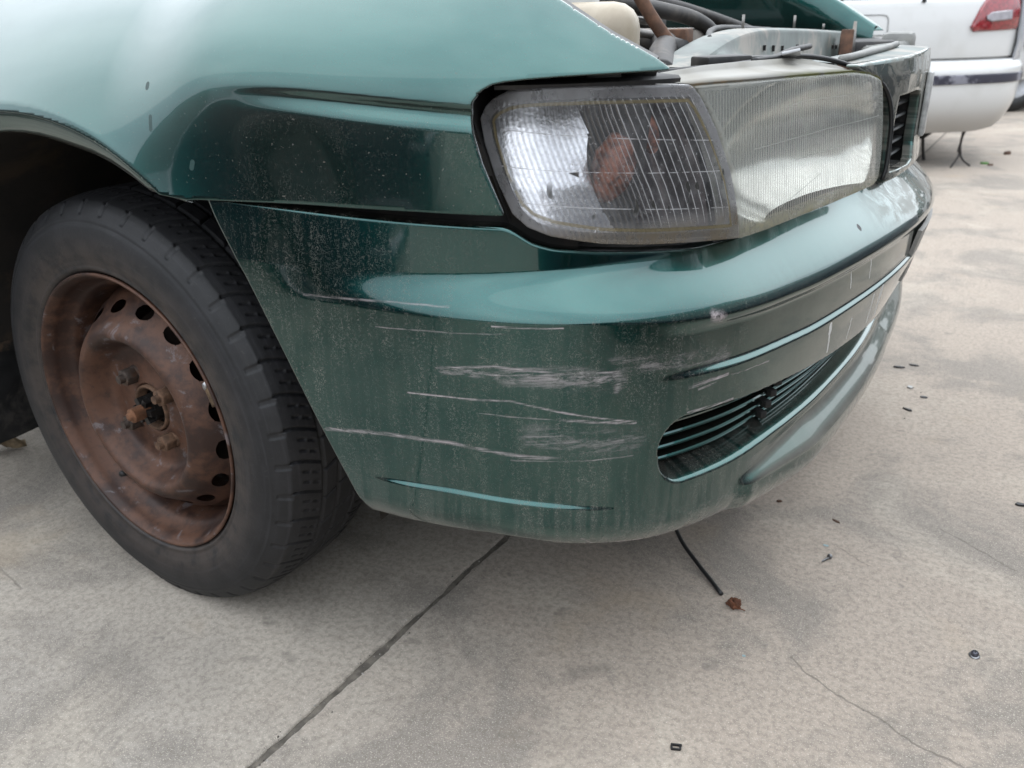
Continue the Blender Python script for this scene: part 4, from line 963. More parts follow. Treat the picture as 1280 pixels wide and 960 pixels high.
for f_ in ((0, 1, 2), (5, 4, 3), (0, 3, 4, 1), (1, 4, 5, 2), (2, 5, 3, 0)): bm.faces.new([vs[i_] for i_ in f_])
bmo('triangular_hole', bm, M_DARK, sup, False)
b_ = box('connector_block', (-.03, -.018, -.007), (.03, .018, .007), M_BLACK, car, .003); b_.location = (.665, .435, .719); b_.rotation_euler = (0, 0, R(52))
b_ = box('connector_plug', (-.022, -.010, -.005), (.022, .010, .005), M_BLACK, car, .002); b_.location = (.690, .48, .7185); b_.rotation_euler = (0, 0, R(50))
tube('wiring_loom', [(.640, .30, .715), (.690, .40, .717), (.700, .52, .718), (.695, .65, .722), (.69, .80, .722)], .004, M_BLACK, car, 8, 30)
box('bay_floor', (-.35, .24, .40), (.58, 1.48, .45), M_DARK, car, .01)
box('engine_block', (-.12, .62, .45), (.36, 1.30, .70), plain('grimy_engine_metal', (.10, .09, .085), .6, .5, .4, 20, .4, dirt=(.2, .16, .12, .5)), car, .03, seg=3)
blob('valve_cover', .16, M_ALU, (.12, .95, .715), (1.1, 1.7, .28), (0, 0, 0), .12, 3, car)
# washer bottle with cap
bm = bmesh.new(); bmesh.ops.create_cube(bm, size=1)
bm.transform(Matrix.Diagonal((.10, .11, .16, 1))); bmesh.ops.bevel(bm, geom=bm.edges[:], offset=.028, segments=4, affect='EDGES', profile=.5)
bm.transform(Matrix.Translation((.538, .368, .704))@Matrix.Rotation(R(20), 4, 'Z'))
wb = bmo('washer_bottle', bm, M_CREAM, car)
lathe('bottle_cap', [(.0, .018), (.026, .018), (.031, .014), (.032, -.012)], (np.array([.507, .372, .789]), np.array([1., 0, 0]), np.array([0, 1., 0]), np.array([0, 0, 1.])), M_WHITECAP, wb, 32)
tube('hood_prop_rod', [(.565, .560, .728), (.535, .549, .77), (.505, .540, .82), (.485, .533, .855)], .0085, M_RUSTROD, car, 12, 24)
tube('hose_clamp', [(.580, .552, .728), (.556, .572, .731)], [.012, .013], M_BLACK, car, 12)
tube('radiator_hose', [(.60, .42, .705), (.57, .50, .722), (.545, .585, .732), (.50, .66, .735), (.44, .72, .71)], .017, M_BRGRAY, car, 16, 40)
tube('coolant_hose', [(.36, .44, .80), (.42, .60, .792), (.47, .78, .775), (.50, .90, .752), (.52, .98, .70)], .012, M_BRGRAY, car, 14, 40)
tube('vacuum_hose', [(.20, .60, .83), (.30, .80, .82), (.40, 1.02, .785), (.46, 1.2, .75), (.50, 1.33, .72)], .010, M_BRGRAY, car, 12, 40)
tube('air_duct', [(.10, .62, .80), (.22, .74, .815), (.30, .92, .79), (.33, 1.10, .75)], .035, M_BRGRAY, car, 20, 40)
tube('fuel_pipe', [(.30, .46, .76), (.40, .52, .765), (.47, .56, .755), (.53, .62, .742)], .006, M_ALU, car, 10, 24)
blob('alternator', .05, M_ALU, (.47, .58, .690), (1.1, 1, .9), (0, 0, 0), .3, 5, car)
blob('throttle_body', .045, M_BRGRAY, (.40, .60, .745), (1.2, 1, .7), (0, 0, 0), .4, 6, car, seed=3)
blob('distributor', .035, M_BLACK, (.43, .70, .742), (1, 1, .8), (0, 0, 0), .35, 7, car, seed=5)
box('relay_box', (.36, .78, .66), (.50, .95, .748), plain('dusty_relay_cover', (.33, .29, .25), .7, 0, .3, 30, .2), car, .012)
for (x_, y_, z_, h_) in ((.60, .76, .745, .022), (.61, 1.06, .741, .022), (.625, 1.25, .734, .012)): tube('bracket_pin', [(x_, y_, z_), (x_, y_, z_+h_)], .0022, M_ALU, car, 8)
tube('wiring_loom', [(.60, .60, .738), (.57, .70, .745), (.55, .82, .748), (.56, .95, .744), (.57, 1.08, .738)], .005, M_BLACK, car, 8, 30)
tube('spark_plug_lead', [(.43, .70, .77), (.36, .78, .80), (.28, .86, .79), (.2, .9, .76)], .0045, M_BLACK, car, 8, 24)
tube('spark_plug_lead', [(.42, .72, .77), (.38, .84, .795), (.32, .98, .785), (.25, 1.05, .75)], .0045, M_BLACK, car, 8, 24)
tube('metal_pipe', [(.50, .47, .772), (.46, .55, .775), (.44, .66, .768), (.45, .78, .76)], .0055, M_ALU, car, 10, 24)
box('hose_bracket', (.545, .585, .728), (.572, .62, .752), M_RUSTROD, car, .003)
box('fuse_box_lid', (.20, .40, .74), (.34, .52, .80), M_BLACK, car, .008)
box('battery', (.30, 1.2, .55), (.50, 1.40, .74), M_BLACK, car, .01)
# far lamp, bracket and latch post beside the nose panel
b_ = box('rusty_bracket', (-.012, -.03, -.055), (.012, .03, .04), M_RUSTROD, car, .003); b_.location = (.66, 1.315, .690); b_.rotation_euler = (R(-12), 0, R(10))
tube('latch_post', [(.665, 1.36, .66), (.665, 1.365, .748)], [.008, .005, .003], M_ALU, car, 10)
b_ = box('far_lamp_housing', (-.05, -.13, -.03), (.05, .13, .022), M_BLACK, car, .01); b_.location = (.66, 1.50, .690); b_.rotation_euler = (0, 0, R(18))
b_ = box('far_lamp_cap', (-.03, -.035, -.02), (.03, .035, .024), M_GREY, car, .012); b_.location = (.74, 1.46, .702)
tube('cross_pipe', [(.70, 1.30, .694), (.735, 1.38, .697), (.76, 1.44, .70)], .010, M_GREY, car, 12)

# --- the rest of the car: raised hood, cabin, far side, tail (beyond the picture)
M_GLASS = NT('tinted_glass'); M_GLASS = M_GLASS.done(M_GLASS.n('BsdfPrincipled', {'Base Color': (.02, .03, .03), 'Roughness': .04, 'Coat Weight': 1.}))
def side_sheet(name, prof_xz, Yv, mat, thick=.02, parent=car):
    bm = bmesh.new(); a = [bm.verts.new((x_, Yv, z_)) for x_, z_ in prof_xz]; b2 = [bm.verts.new((x_, Yv+thick, z_)) for x_, z_ in prof_xz]
    n_ = len(a); bm.faces.new(a); bm.faces.new(b2[::-1])
    for i_ in range(n_): bm.faces.new((a[i_], a[(i_+1) % n_], b2[(i_+1) % n_], b2[i_]))
    return bmo(name, bm, mat, parent, False)
for Yv in (.0, 1.70):
    side_sheet('door', [(-.565, .25), (-1.55, .25), (-1.55, .92), (-.565, .92)], Yv, M_FEND)
    side_sheet('rear_panel', [(-1.56, .25), (-2.3, .3), (-3.3, .38), (-3.35, .9), (-1.56, .93)], Yv, M_FEND)
    side_sheet('side_window', [(-.75, .94), (-1.35, 1.33), (-2.4, 1.33), (-2.9, .95)], Yv+.06*(1 if Yv == 0 else -1), M_GLASS)
loft('windscreen', [[(-.50, .12, .95), (-.45, .86, .97), (-.50, 1.60, .95)], [(-1.25, .22, 1.37), (-1.2, .86, 1.40), (-1.25, 1.50, 1.37)]], M_GLASS, car, thick=.006)
loft('roof', [[(-1.25, .2, 1.37), (-1.22, .86, 1.41), (-1.25, 1.52, 1.37)], [(-2.5, .2, 1.37), (-2.5, .86, 1.41), (-2.5, 1.52, 1.37)], [(-3.2, .15, .98), (-3.25, .86, 1.0), (-3.2, 1.57, .98)], [(-3.4, .05, .4), (-3.45, .86, .4), (-3.4, 1.67, .4)]], M_FEND, car, thick=.02)
loft('cowl', [[(-.42, .15, .90), (-.42, 1.57, .90)], [(-.52, .12, .95), (-.52, 1.6, .95)]], M_BLACK, car, thick=.02)
# ------------------------------------------------------------------ loose things on the concrete
M_CABLE = plain('black_cable', (.012, .012, .013), .5, 0, .3, 50)
tag(tube('hanging_cable', [(.722, .431, .0032), (.703, .450, .0045), (.670, .481, .008), (.630, .518, .018), (.596, .553, .05), (.575, .58, .11), (.565, .60, .30)], .0031, M_CABLE, None, 10, 40), 'thin black cable drooping from under the bumper onto the concrete', 'cable')
def dead_leaf(name, loc, L, col, rot, curl, label, cat='leaf'):
    m = plain(name+'_tissue', col, .8, 0, .3, 60, .2)
    bm = bmesh.new(); n_ = 16
    out_ = [(0, 0), (.10, .10), (.22, .26), (.30, .16), (.42, .36), (.55, .20), (.66, .30), (.78, .12), (1, 0)]
    vs = []
    for i_, (x_, w_) in enumerate(out_):
        row = []
        for k_ in (-1, -.5, 0, .5, 1):
            a_ = k_*w_*(1+.2*math.sin(i_*2.3+k_)); z_ = curl*(abs(k_)*w_*1.2+.25*math.sin(x_*5+k_*2))+.12*abs(curl)
            row.append(bm.verts.new(((x_-.5)*L, a_*L, max(0.02, z_)*L)))
        vs.append(row)
    for i_ in range(len(vs)-1):
        for k_ in range(4):
            try: bm.faces.new((vs[i_][k_], vs[i_+1][k_], vs[i_+1][k_+1], vs[i_][k_+1]))
            except ValueError: pass
    bmesh.ops.remove_doubles(bm, verts=bm.verts[:], dist=1e-5)
    o = bmo(name, bm, m); o.location = loc; o.rotation_euler = (0, 0, rot)
    md = o.modifiers.new('thick', 'SOLIDIFY'); md.thickness = .0006
    return tag(o, label, cat)
dead_leaf('dry_leaf', (-.665, .225, .001), .075, (.50, .38, .24), R(65), .8, 'pale tan curled dry leaf lying behind the front wheel')
r_ = empty('crumpled_leaf', (.744, .418, 0)); tag(r_, 'crumpled rusty brown leaf lying at the end of the black cable', 'leaf')
mL = plain('rust_brown_leaf', (.20, .075, .035), .85, 0, .45, 150, .3)
for k_ in range(7):
    a_ = k_*2.4; q_ = .0045*(k_ > 0)
    blob('leaf_fold', .0048+.0012*(k_ % 3), mL, (math.cos(a_)*q_, math.sin(a_)*q_, .0042+.001*(k_ % 2)), (1.1, .8, .75), (k_*.5, k_*.9, a_), .75, 1.9, r_, 3, k_+2, False)
tube('stalk', [(.004, -.002, .003), (.012, -.007, .003), (.017, -.006, .002)], .0008, mL, r_, 6)
M_ZINC = plain('zinc_plated_steel', (.45, .45, .46), .35, .85, .25, 200)
sc0 = empty('dropped_screw', (.839, .589, 0)); sc0.rotation_euler = (0, 0, R(62)); tag(sc0, 'shiny silver screw lying on the bare concrete right of the leaf', 'screw')
I3 = (np.array([0, 0, 0.]), np.array([0, 1., 0]), np.array([0, 0, 1.]), np.array([1., 0, 0]))
def lx(c, up=False): return (np.array(c, float), np.array([0, 1., 0]), np.array([0, 0, 1.]), np.array([1., 0, 0]))
tp = [(.0001, -.016), (.0012, -.013)]
for k_ in range(10): tp += [(.0022, -.012+k_*.0018), (.0015, -.0111+k_*.0018)]
lathe('shank', tp+[(.0018, .008)], lx((0, 0, .0034)), M_ZINC, sc0, 14)
lathe('screw_head', [(.0018, .006), (.0052, .0065), (.0056, .0085), (.0048, .011), (.0, .0122)], lx((0, 0, .0050)), M_ZINC, sc0, 20)
sc1 = empty('bolt_cap', (1.045, .460, 0)); tag(sc1, 'small grey bolt standing head up on the concrete at the right edge', 'bolt')
lz = (np.array([0, 0, 0.]), np.array([1., 0, 0]), np.array([0, 1., 0]), np.array([0, 0, 1.]))
lathe('washer', [(.0085, 0), (.0088, .0012), (.0085, .0020), (.005, .0022)], lz, M_ZINC, sc1, 24)
lathe('bolt_head', [(.0062, .002), (.0062, .0075), (.0050, .0092), (.0, .0096)], lz, plain('dark_zinc', (.16, .16, .19), .4, .6, .3, 200), sc1, 6)
b_ = box('cross_recess', (-.0035, -.0008, .0094), (.0035, .0008, .0099), M_DARK, sc1, 0); b_ = box('cross_recess', (-.0008, -.0035, .0093), (.0008, .0035, .00985), M_DARK, sc1, 0)
def shard(name, loc, size, mat, rot, label, cat, tilt=.2):
    bm = bmesh.new(); n_ = 6; sx, sy, sz = (q_*.8 for q_ in size)
    ol = [(math.cos(a_)*sx*random.uniform(.75, 1.1), math.sin(a_)*sy*random.uniform(.75, 1.1)) for a_ in np.linspace(0, 2*math.pi, n_, endpoint=False)]
    sx, sy = sx, sy
    lo_ = [bm.verts.new((x_, y_, 0)) for x_, y_ in ol]; hi_ = [bm.verts.new((x_*.9, y_*.9, sz*random.uniform(.8, 1.2))) for x_, y_ in ol]
    bm.faces.new(lo_[::-1]); bm.faces.new(hi_)
    for i_ in range(n_): bm.faces.new((lo_[i_], lo_[(i_+1) % n_], hi_[(i_+1) % n_], hi_[i_]))
    o = bmo(name, bm, mat, None, False); o.location = (*loc, .0003); o.rotation_euler = (0, 0, rot); return tag(o, label, cat)
cl_ = empty('plastic_clip', (.755, .138, 0)); cl_.rotation_euler = (0, 0, R(20)); tag(cl_, 'black open plastic clip lying at the bottom edge of the concrete', 'clip')
box('clip_bar', (-.008, .003, 0), (.008, .0055, .004), M_CABLE, cl_, .0006); box('clip_bar', (-.008, -.005, 0), (.006, -.003, .004), M_CABLE, cl_, .0006)
box('clip_end', (-.0085, -.003, 0), (-.0055, .003, .0035), M_CABLE, cl_, .0006); box('clip_end', (.004, -.003, 0), (.007, .003, .0035), M_CABLE, cl_, .0006)
M_BIT = plain('black_plastic_shard', (.02, .02, .022), .5, 0, .3, 80)
M_TEAL = plain('pale_teal_paint_flake', (.42, .58, .60), .5); M_SILV = plain('silver_flake', (.55, .55, .53), .4, .4); M_BROWN = plain('brown_bark', (.14, .07, .04), .8)
for nm, loc, sz, m_, rot, lab, ct in (
    ('plastic_shard', (.848, 1.446), (.016, .006, .004), M_BIT, .3, 'black plastic shard, left of the pair highest up beside the bumper', 'shard'),
    ('plastic_shard', (.876, 1.474), (.015, .005, .003), M_BIT, -.1, 'black plastic shard, right of the pair highest up beside the bumper', 'shard'),
    ('plastic_shard', (.785, 1.355), (.010, .007, .006), M_BIT, .9, 'small black plastic chunk just off the chin of the bumper', 'shard'),
    ('paint_flake', (.882, 1.332), (.009, .008, .004), M_SILV, .2, 'silvery flake among the black shards beside the bumper', 'flake'),
    ('plastic_shard', (.913, 1.290), (.012, .005, .003), M_BIT, .1, 'slim black shard just below the silvery flake', 'shard'),
    ('plastic_shard', (.891, 1.208), (.014, .005, .004), M_BIT, -.4, 'black shard lowest of those beside the bumper chin', 'shard'),
    ('plastic_shard', (1.095, .894), (.012, .005, .004), M_BIT, .1, 'black shard at the right edge of the picture on bare concrete', 'shard'),
    ('bark_bit', (.737, .726), (.006, .004, .003), M_BROWN, .4, 'tiny dark crumb on the concrete under the bumper chin', 'crumb'),
    ('bark_bit', (.833, .706), (.010, .003, .002), M_BROWN, -.5, 'reddish brown bark sliver above the silver screw', 'bark'),
    ('paint_flake', (.783, .323), (.0035, .0025, .001), M_TEAL, .2, 'tiny pale teal paint flake below the crumpled leaf', 'flake'),
    ('paint_flake', (.831, .628), (.006, .0035, .0008), M_TEAL, .1, 'pale teal paint flake just above the silver screw', 'flake'),
    ('green_leaf', (.919, 4.619), (.03, .02, .012), plain('green_leaf_tissue', (.10, .28, .05), .6), .2, 'small green leaf on the ground below the white car', 'leaf'),
    ('bark_bit', (.950, 4.575), (.02, .012, .01), M_BROWN, .3, 'brown scrap beside the green leaf below the white car', 'scrap'),
    ('bark_bit', (1.022, 5.015), (.03, .018, .02), M_BROWN, .7, 'brown lump on the ground right of the propping wires', 'lump')):
    shard(nm, loc, sz, m_, rot, lab, ct)

for q_ in (sc0, sc1, cl_): q_.scale = (.78, .78, .78)
# ------------------------------------------------------------------ white car behind
fh = np.array([-.49517708, .86879207, 0]); rh = np.array([.86879207, .49517708, 0])
WO = np.array([CAM_POS[0], CAM_POS[1], 0])+fh*4.4
white = tag(empty('white_car'), 'white car parked behind the green one, red tail lamp and dark bumper strip', 'car')
Mw = Matrix(((rh[0], fh[0], 0, WO[0]), (rh[1], fh[1], 0, WO[1]), (0, 0, 1, 0), (0, 0, 0, 1)))
white.matrix_world = Mw
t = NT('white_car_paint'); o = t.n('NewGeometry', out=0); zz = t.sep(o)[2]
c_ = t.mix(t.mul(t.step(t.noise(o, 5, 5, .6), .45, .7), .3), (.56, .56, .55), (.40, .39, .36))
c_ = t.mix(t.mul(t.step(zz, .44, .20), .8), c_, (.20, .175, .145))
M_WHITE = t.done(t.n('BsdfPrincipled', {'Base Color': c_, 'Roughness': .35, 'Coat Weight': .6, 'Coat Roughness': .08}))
wp = spline(np.array([(-1.7, .06), (-1.2, .0), (0, -.02), (1.5, .0), (2.1, .02), (2.40, .06), (2.58, .14), (2.68, .28), (2.72, .50), (2.74, .85), (2.72, 1.20), (2.68, 1.42), (2.58, 1.56), (2.40, 1.64), (2.1, 1.68), (1.5, 1.70), (0, 1.72), (-1.2, 1.70), (-1.7, 1.64)]), 900)
wT = np.gradient(wp, axis=0); wT /= np.linalg.norm(wT, axis=1)[:, None]; wN = np.stack([wT[:, 1], -wT[:, 0]], 1)
wS = np.r_[0, np.cumsum(np.linalg.norm(np.diff(wp, axis=0), axis=1))]
def wpos(s, d, z):
    return np.stack([np.interp(s, wS, wp[:, 0])-np.interp(s, wS, wN[:, 0])*d, np.interp(s, wS, wp[:, 1])-np.interp(s, wS, wN[:, 1])*d, np.broadcast_to(z, np.shape(s))], -1)
sx = lambda x: float(np.interp(x, wp[:430, 0], wS[:430]))
# upper body
wcs = np.linspace(sx(-1.6), wS[-1]-.1, 300)
def body_d(z): return .02*((z-.62)/.2)**2+.10*np.maximum(z-.86, 0)
rws = [wpos(wcs, body_d(z_)+(.012 if z_ < .533 else 0), z_) for z_ in np.r_[.515, .531, .536, np.linspace(.54, .79, 14)]]
rws += [wpos(wcs, body_d(.79)+a_, z_) for a_, z_ in ((.004, .80), (.012, .806), (.03, .81), (.05, .825))]
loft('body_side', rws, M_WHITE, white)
# greenhouse and roof
g0, g1 = [], []
rws = [wpos(wcs, d_, z_) for d_, z_ in ((.048, .822), (.10, 1.0), (.20, 1.22))]
loft('side_glass', rws, M_GLASS, white)
rws = [wpos(wcs, d_, z_) for d_, z_ in ((.19, 1.20), (.22, 1.26), (.34, 1.31), (.8, 1.34))]
loft('roof', rws, M_WHITE, white)
qs = np.linspace(sx(1.46), sx(1.64), 14)
tube('window_seal', [wpos(np.array([s_]), body_d(np.minimum(z_, .79))+np.maximum(z_-.79, 0)*.6, z_)[0] for s_, z_ in ((sx(1.30), .783), (sx(1.50), .783), (sx(1.58), .785), (sx(1.62), .795), (sx(1.65), .83), (sx(1.67), .90))], .008, M_RUBBER, white, 8, 30)
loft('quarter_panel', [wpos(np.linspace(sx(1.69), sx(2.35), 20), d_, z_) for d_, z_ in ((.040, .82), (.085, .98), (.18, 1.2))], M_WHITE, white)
# rear bumper
bs_ = np.linspace(sx(1.2), wS[-1]-sx(1.2), 260)
zb_ = np.interp(bs_, [sx(1.2), sx(2.40), sx(2.40)+.12, sx(2.40)+.32, wS[-1]/2], [.185, .180, .195, .29, .33])
def bump_rows(fr):
    rr = []
    for k_ in fr:
        z_ = zb_+(.524-zb_)*k_; rr.append(wpos(bs_, -.035+.05*np.maximum(0, .35-k_)**2*4+.03*np.maximum(0, k_-.86)*6, 0)+np.stack([0*z_, 0*z_, z_], 1))
    return rr
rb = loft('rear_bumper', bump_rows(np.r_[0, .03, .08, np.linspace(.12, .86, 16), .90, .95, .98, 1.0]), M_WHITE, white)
rws = [wpos(bs_, d_, z_) for d_, z_ in ((-.034, .412), (-.044, .416), (-.046, .435), (-.044, .455), (-.034, .459))]
t = NT('scuffed_strip'); o = t.n('NewGeometry', out=0)
M_STRIP = t.done(t.n('BsdfPrincipled', {'Base Color': t.mix(t.step(t.noise(o, 7, 5, .7), .50, .58), (.02, .02, .035), (.18, .18, .21)), 'Roughness': .45}))
loft('bumper_strip', rws, M_STRIP, rb)
# tail lamp
t = NT('red_lamp_plastic'); o = t.n('TexCoord', out=3); M_RED = t.done(t.n('BsdfPrincipled', {'Base Color': t.mix(t.step(t.noise(o, 60, 2), .4, .6), (.15, .004, .008), (.23, .010, .016)), 'Roughness': .18, 'Coat Weight': 1.}))
M_CLEARLAMP = plain('clear_lamp_plastic', (.36, .33, .36), .2, 0, .2, 30, coat=1.)
x0, x1 = sx(2.29), sx(2.29)+.29
ls_ = np.linspace(x0, x1, 40); u_l = (ls_-x0)/(x1-x0)
zlo = .652+.006*u_l+.030*np.maximum(0, .06-u_l)/.06; zhi = .80-.13*np.maximum(0, (.30-u_l)/.30)**1.5+.035*u_l
hw_d = lambda z: body_d(z)
rws = []
for k_, dd in ((0, .006), (.02, -.006), (.08, -.013), (.5, -.018), (.92, -.013), (.98, -.006), (1, .006)):
    z_ = zlo+(zhi-zlo)*k_; rws.append(wpos(ls_, hw_d(z_)+dd, 0)+np.stack([0*z_, 0*z_, z_], 1))
tl = loft('tail_lamp', rws, M_RED, white)
ls2 = np.linspace(x0+.07, x1-.07, 20); a2_ = np.interp(np.linspace(0, 1, 20), [0, .2, 1], [.35, 1, 1])
loft('reversing_lens', [wpos(ls2, hw_d(.71+k_*.03)-.0185-(.004 if abs(k_) < .9 else -.002), 0)+np.stack([0*ls2, 0*ls2, .718+k_*.022*a2_+.01*np.linspace(0, 1, 20)], 1) for k_ in (-1, -.8, .8, 1)], M_CLEARLAMP, tl)
# tailgate edge
tg = np.linspace(sx(2.29)+.302, wS[-1]/2+.3, 50)
loft('tailgate', [wpos(tg, body_d(np.minimum(z_, .79))+a_, z_) for a_, z_ in ((.006, .505), (-.012, .512), (-.016, .60), (-.016, .80), (.02, .9), (.1, 1.0))], plain('blue_grey_white_paint', (.62, .64, .68), .3, 0, .08, 10, coat=.8), white, thick=.01)
# fuel flap: a raised lid with a gap round it
fp = [(1.67, .742), (1.84, .742), (1.862, .737), (1.872, .722), (1.874, .665), (1.868, .655), (1.85, .65), (1.69, .65), (1.67, .66)]
fr_ = [wpos(np.array([sx(x_)]), body_d(z_)-.002, z_)[0] for x_, z_ in fp]
tube('fuel_flap', fr_+[fr_[0]], .0022, plain('flap_gap', (.30, .30, .29), .7), white, 6)
blob('lock_cap', .012, M_BLACK, wpos(np.array([sx(2.04)]), body_d(.79)-.004, .802)[0], (1, .5, 1), (0, 0, 0), .05, 2, white, 2)
# underside, exhaust, wheels
box('underbody', (-1.5, .12, .20), (2.35, 1.55, .40), M_DARK, white, .05)
tube('exhaust_silencer', [(2.0, .28, .175), (2.12, .28, .165), (2.26, .28, .172), (2.32, .28, .185)], [.03, .055, .055, .03], M_BLACK, white, 16)
def coarse_wheel(loc, axis_y, r, w_, par, rimcol):
    c_ = np.array(loc, float); fr = (c_, np.array([1., 0, 0]), np.array([0, 0, 1.]), np.array([0, axis_y, 0]))
    w2 = empty('wheel', (0, 0, 0), par)
    lathe('tyre', [(r*.66, w_*.45), (r*.75, w_*.52), (r*.93, w_*.5), (r, w_*.36), (r, -w_*.36), (r*.93, -w_*.5), (r*.66, -w_*.45)], fr, M_RUBBER, w2, 48)
    lathe('rim', [(r*.67, w_*.44), (r*.64, w_*.40), (r*.6, w_*.2), (r*.3, w_*.26), (r*.1, w_*.32), (0, w_*.32)], fr, rimcol, w2, 48)
M_ALRIM = plain('alloy_rim', (.45, .45, .46), .35, .7, .15, 20)
for x_, y_, a_ in ((.0, 1.56, 1), (-2.58, .14, -1), (-2.58, 1.58, 1)): coarse_wheel((x_, y_, .298), a_, .298, .185, car, M_RIM)
for x_, y_, a_ in ((1.25, .10, -1), (1.25, 1.6, 1), (-1.25, .10, -1), (-1.25, 1.6, 1)): coarse_wheel((x_, y_, .30), a_, .30, .19, white, M_ALRIM)
loft('lower_side', [wpos(np.linspace(sx(-1.6), sx(1.2), 60), d_, z_) for d_, z_ in ((.05, .20), (.02, .24), (.0, .40), (.012, .52))], M_WHITE, white)
loft('hood', [[(-1.6, .08, .80), (-1.6, .85, .86), (-1.6, 1.62, .80)], [(-2.1, .25, .66), (-2.15, .85, .70), (-2.1, 1.45, .66)], [(-2.15, .3, .3), (-2.2, .85, .3), (-2.15, 1.4, .3)]], M_WHITE, white, thick=.02)
# wires hanging / propping under it
def wloc(x_, y_, z_): return tuple(WO+rh*x_+fh*y_+np.array([0, 0, z_]))
M_WIRE = plain('thin_dark_wire', (.035, .028, .025), .7, 0, .3, 30)
pw = tag(empty('propping_wires', (0, 0, 0)), 'dark twisted wires with forked foot reaching from the white bumper to the ground', 'wire')
tube('twisted_wire', [wloc(2.395, .10, .215), wloc(2.385, .10, .16), wloc(2.382, .10, .10), wloc(2.388, .10, .06)], [.012, .007, .006, .009], M_WIRE, pw, 8, 16)
tube('twisted_wire', [wloc(2.41, .10, .215), wloc(2.392, .11, .15), wloc(2.375, .10, .07)], .005, M_WIRE, pw, 8, 16)
tube('forked_foot', [wloc(2.388, .10, .06), wloc(2.35, .06, .03), wloc(2.31, .02, .006)], [.006, .005, .005], M_WIRE, pw, 8, 12)
tube('forked_foot', [wloc(2.388, .10, .06), wloc(2.40, .08, .03), wloc(2.42, .04, .006)], [.006, .005, .005], M_WIRE, pw, 8, 12)
pw2 = tag(empty('dangling_strap', (0, 0, 0)), 'pair of thin straps dangling below the dark silencer of the white car', 'strap')
tube('strap_end', [wloc(2.185, .28, .12), wloc(2.195, .28, .08), wloc(2.20, .28, .004)], .006, M_WIRE, pw2, 8, 12)
tube('strap_end', [wloc(2.265, .28, .125), wloc(2.275, .28, .07), wloc(2.29, .28, .004)], [.009, .008, .010], M_WIRE, pw2, 8, 12)

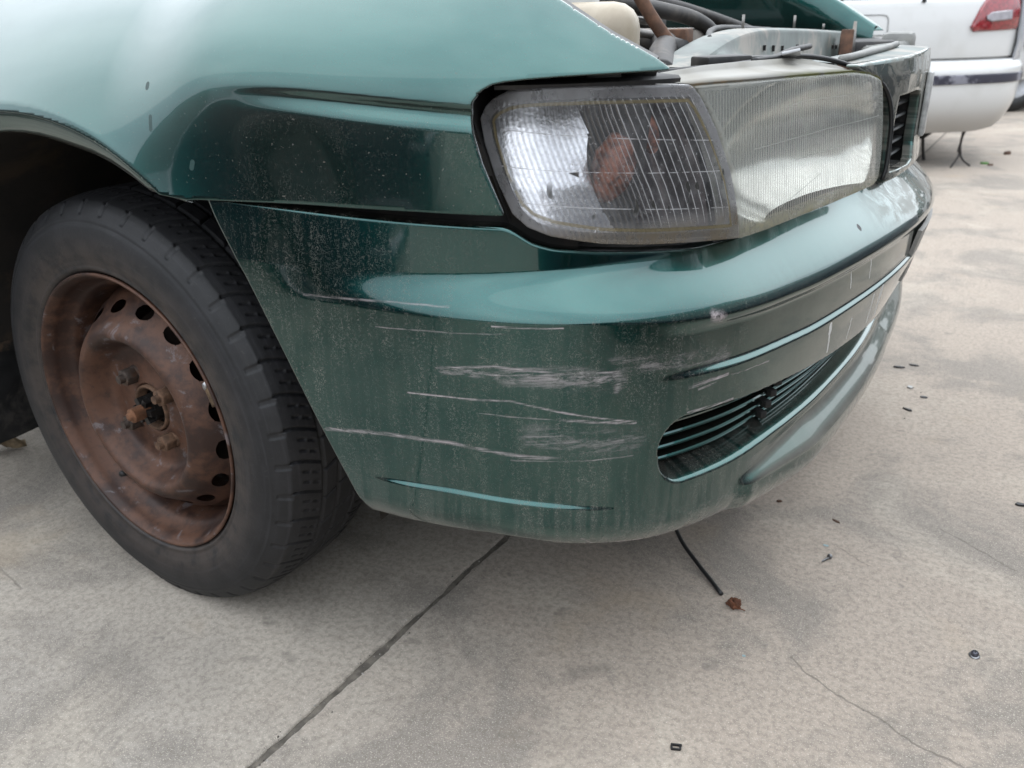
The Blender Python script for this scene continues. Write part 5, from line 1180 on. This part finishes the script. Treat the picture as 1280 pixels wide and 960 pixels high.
# ------------------------------------------------------------------ another parked car seen past the white one
def simple_car(name, loc, rz, paint, label, L=4.1, W=1.66):
    c = tag(empty(name, loc), label, 'car'); c.rotation_euler = (0, 0, rz)
    prof = spline(np.array([(-L/2, .32), (-L/2-.02, .55), (-L/2+.06, .80), (-L/2+.5, .90), (-L/2+.9, .94), (L/2-1.2, .94), (L/2-.25, .80), (L/2, .62), (L/2, .32)]), 60)
    Ys = [(-W/2, .02), (-W/2+.03, 0), (0, -.0), (W/2-.03, 0), (W/2, .02)]
    rows = [[(x_*(1-.0*i_), y_, .28+(z_-.28)*(1-i_)) for x_, z_ in prof] for y_, i_ in ((-W/2+.03, .06), (-W/2+.12, .0), (0, -.03), (W/2-.12, 0), (W/2-.03, .06))]
    loft('body', rows, paint, c)
    for sg in (-1, 1):
        pf = [(x_, z_) for x_, z_ in prof]
        bm = bmesh.new(); v_ = [bm.verts.new((x_, sg*(W/2-.03), .28+(z_-.28)*.94)) for x_, z_ in pf]+[bm.verts.new((x_, sg*W/2, .24)) for x_ in (L/2-.1, -L/2+.1)]
        bm.faces.new(v_); bmo('side_panel', bm, paint, c, False)
        for x_ in (-L/2+.75, L/2-.85): coarse_wheel((x_, sg*(W/2-.06), .30), sg, .30, .19, c, M_ALRIM)
        box('head_lamp', (L/2-.12, sg*.72-.14, .60), (L/2+.015, sg*.72+.10, .73), M_CLEARLAMP, c, .03)
        box('tail_lamp', (-L/2-.03, sg*.70-.10, .55), (-L/2+.10, sg*.70+.135, .80), M_RED, c, .03)
    cab = [(-L/2+.35, .92), (-L/2+.85, 1.33), (-L/2+1.3, 1.40), (.35, 1.38), (L/2-1.25, .93)]
    rows = [[(x_*.97, y_*(1-.22*max(0, z_-.92)/.48), z_) for x_, z_ in cab] for y_ in (-.74, -.6, 0, .6, .74)]
    loft('cabin', rows, M_GLASS, c)
    for sg in (-1, 1):
        bm = bmesh.new(); v_ = [bm.verts.new((x_*.97, sg*.74*(1-.22*max(0, z_-.92)/.48), z_)) for x_, z_ in cab]; bm.faces.new(v_); bmo('side_glass', bm, M_GLASS, c, False)
    rows = [[(x_*.97, y_, z_+.012) for x_, z_ in cab[1:4]] for y_ in (-.58, 0, .58)]
    loft('roof', rows, paint, c)
    box('front_bumper', (L/2-.16, -W/2+.02, .26), (L/2+.05, W/2-.02, .50), paint, c, .05, seg=3); box('rear_bumper', (-L/2-.06, -W/2+.02, .28), (-L/2+.14, W/2-.02, .52), paint, c, .05, seg=3)
    box('underbody', (-L/2+.1, -W/2+.12, .20), (L/2-.1, W/2-.12, .34), M_DARK, c, .03)
    return c
simple_car('parked_car', wloc(5.2, 3.4, 0), math.atan2(rh[1], rh[0])+R(4), M_WHITE, 'pale car with black tyre just past the white bumper at the right edge')
# unseen surroundings, placed for the dark reflections they give the paint
tp_ = NT('dark_blue_paint'); M_DKBLUE = tp_.done(tp_.n('BsdfPrincipled', {'Base Color': (.02, .025, .04), 'Roughness': .3, 'Coat Weight': 1.}))
simple_car('dark_car', (2.72, 1.05, 0), R(92), M_DKBLUE, 'dark blue car parked opposite, mirrored in the green bumper')
simple_car('dark_car', (-1.75, -2.42, 0), R(3), M_DKBLUE, 'unseen dark blue car placed alongside, mirrored in the green front wing')  # added from the wing's dark patch, moved closer to darken the side paint
mg = plain('dark_foliage', (.035, .05, .025), .8, 0, .5, 2.)  # unseen ring of foliage, added for a dark horizon band in the paint
bm = bmesh.new()
for k_ in range(5200):
    a_ = rng.uniform(-math.pi, math.pi); rr = rng.uniform(21, 26); hmax = 3.2+1.6*mnoise.noise((math.cos(a_)*4, math.sin(a_)*4, 0))+1.2*mnoise.noise((math.cos(a_)*11, math.sin(a_)*11, 3))
    c0 = Vector((math.cos(a_)*rr, math.sin(a_)*rr, rng.uniform(.0, max(1.0, hmax)))); sz = rng.uniform(.35, .7)
    n1_, n2_ = Vector(rng.normal(size=3)).normalized(), Vector(rng.normal(size=3)).normalized()
    bm.faces.new([bm.verts.new(c0+n1_*sz), bm.verts.new(c0+n2_*sz), bm.verts.new(c0-n1_*sz), bm.verts.new(c0-n2_*sz*.6)])
tag(bmo('treeline', bm, mg, None, False), kind='stuff')
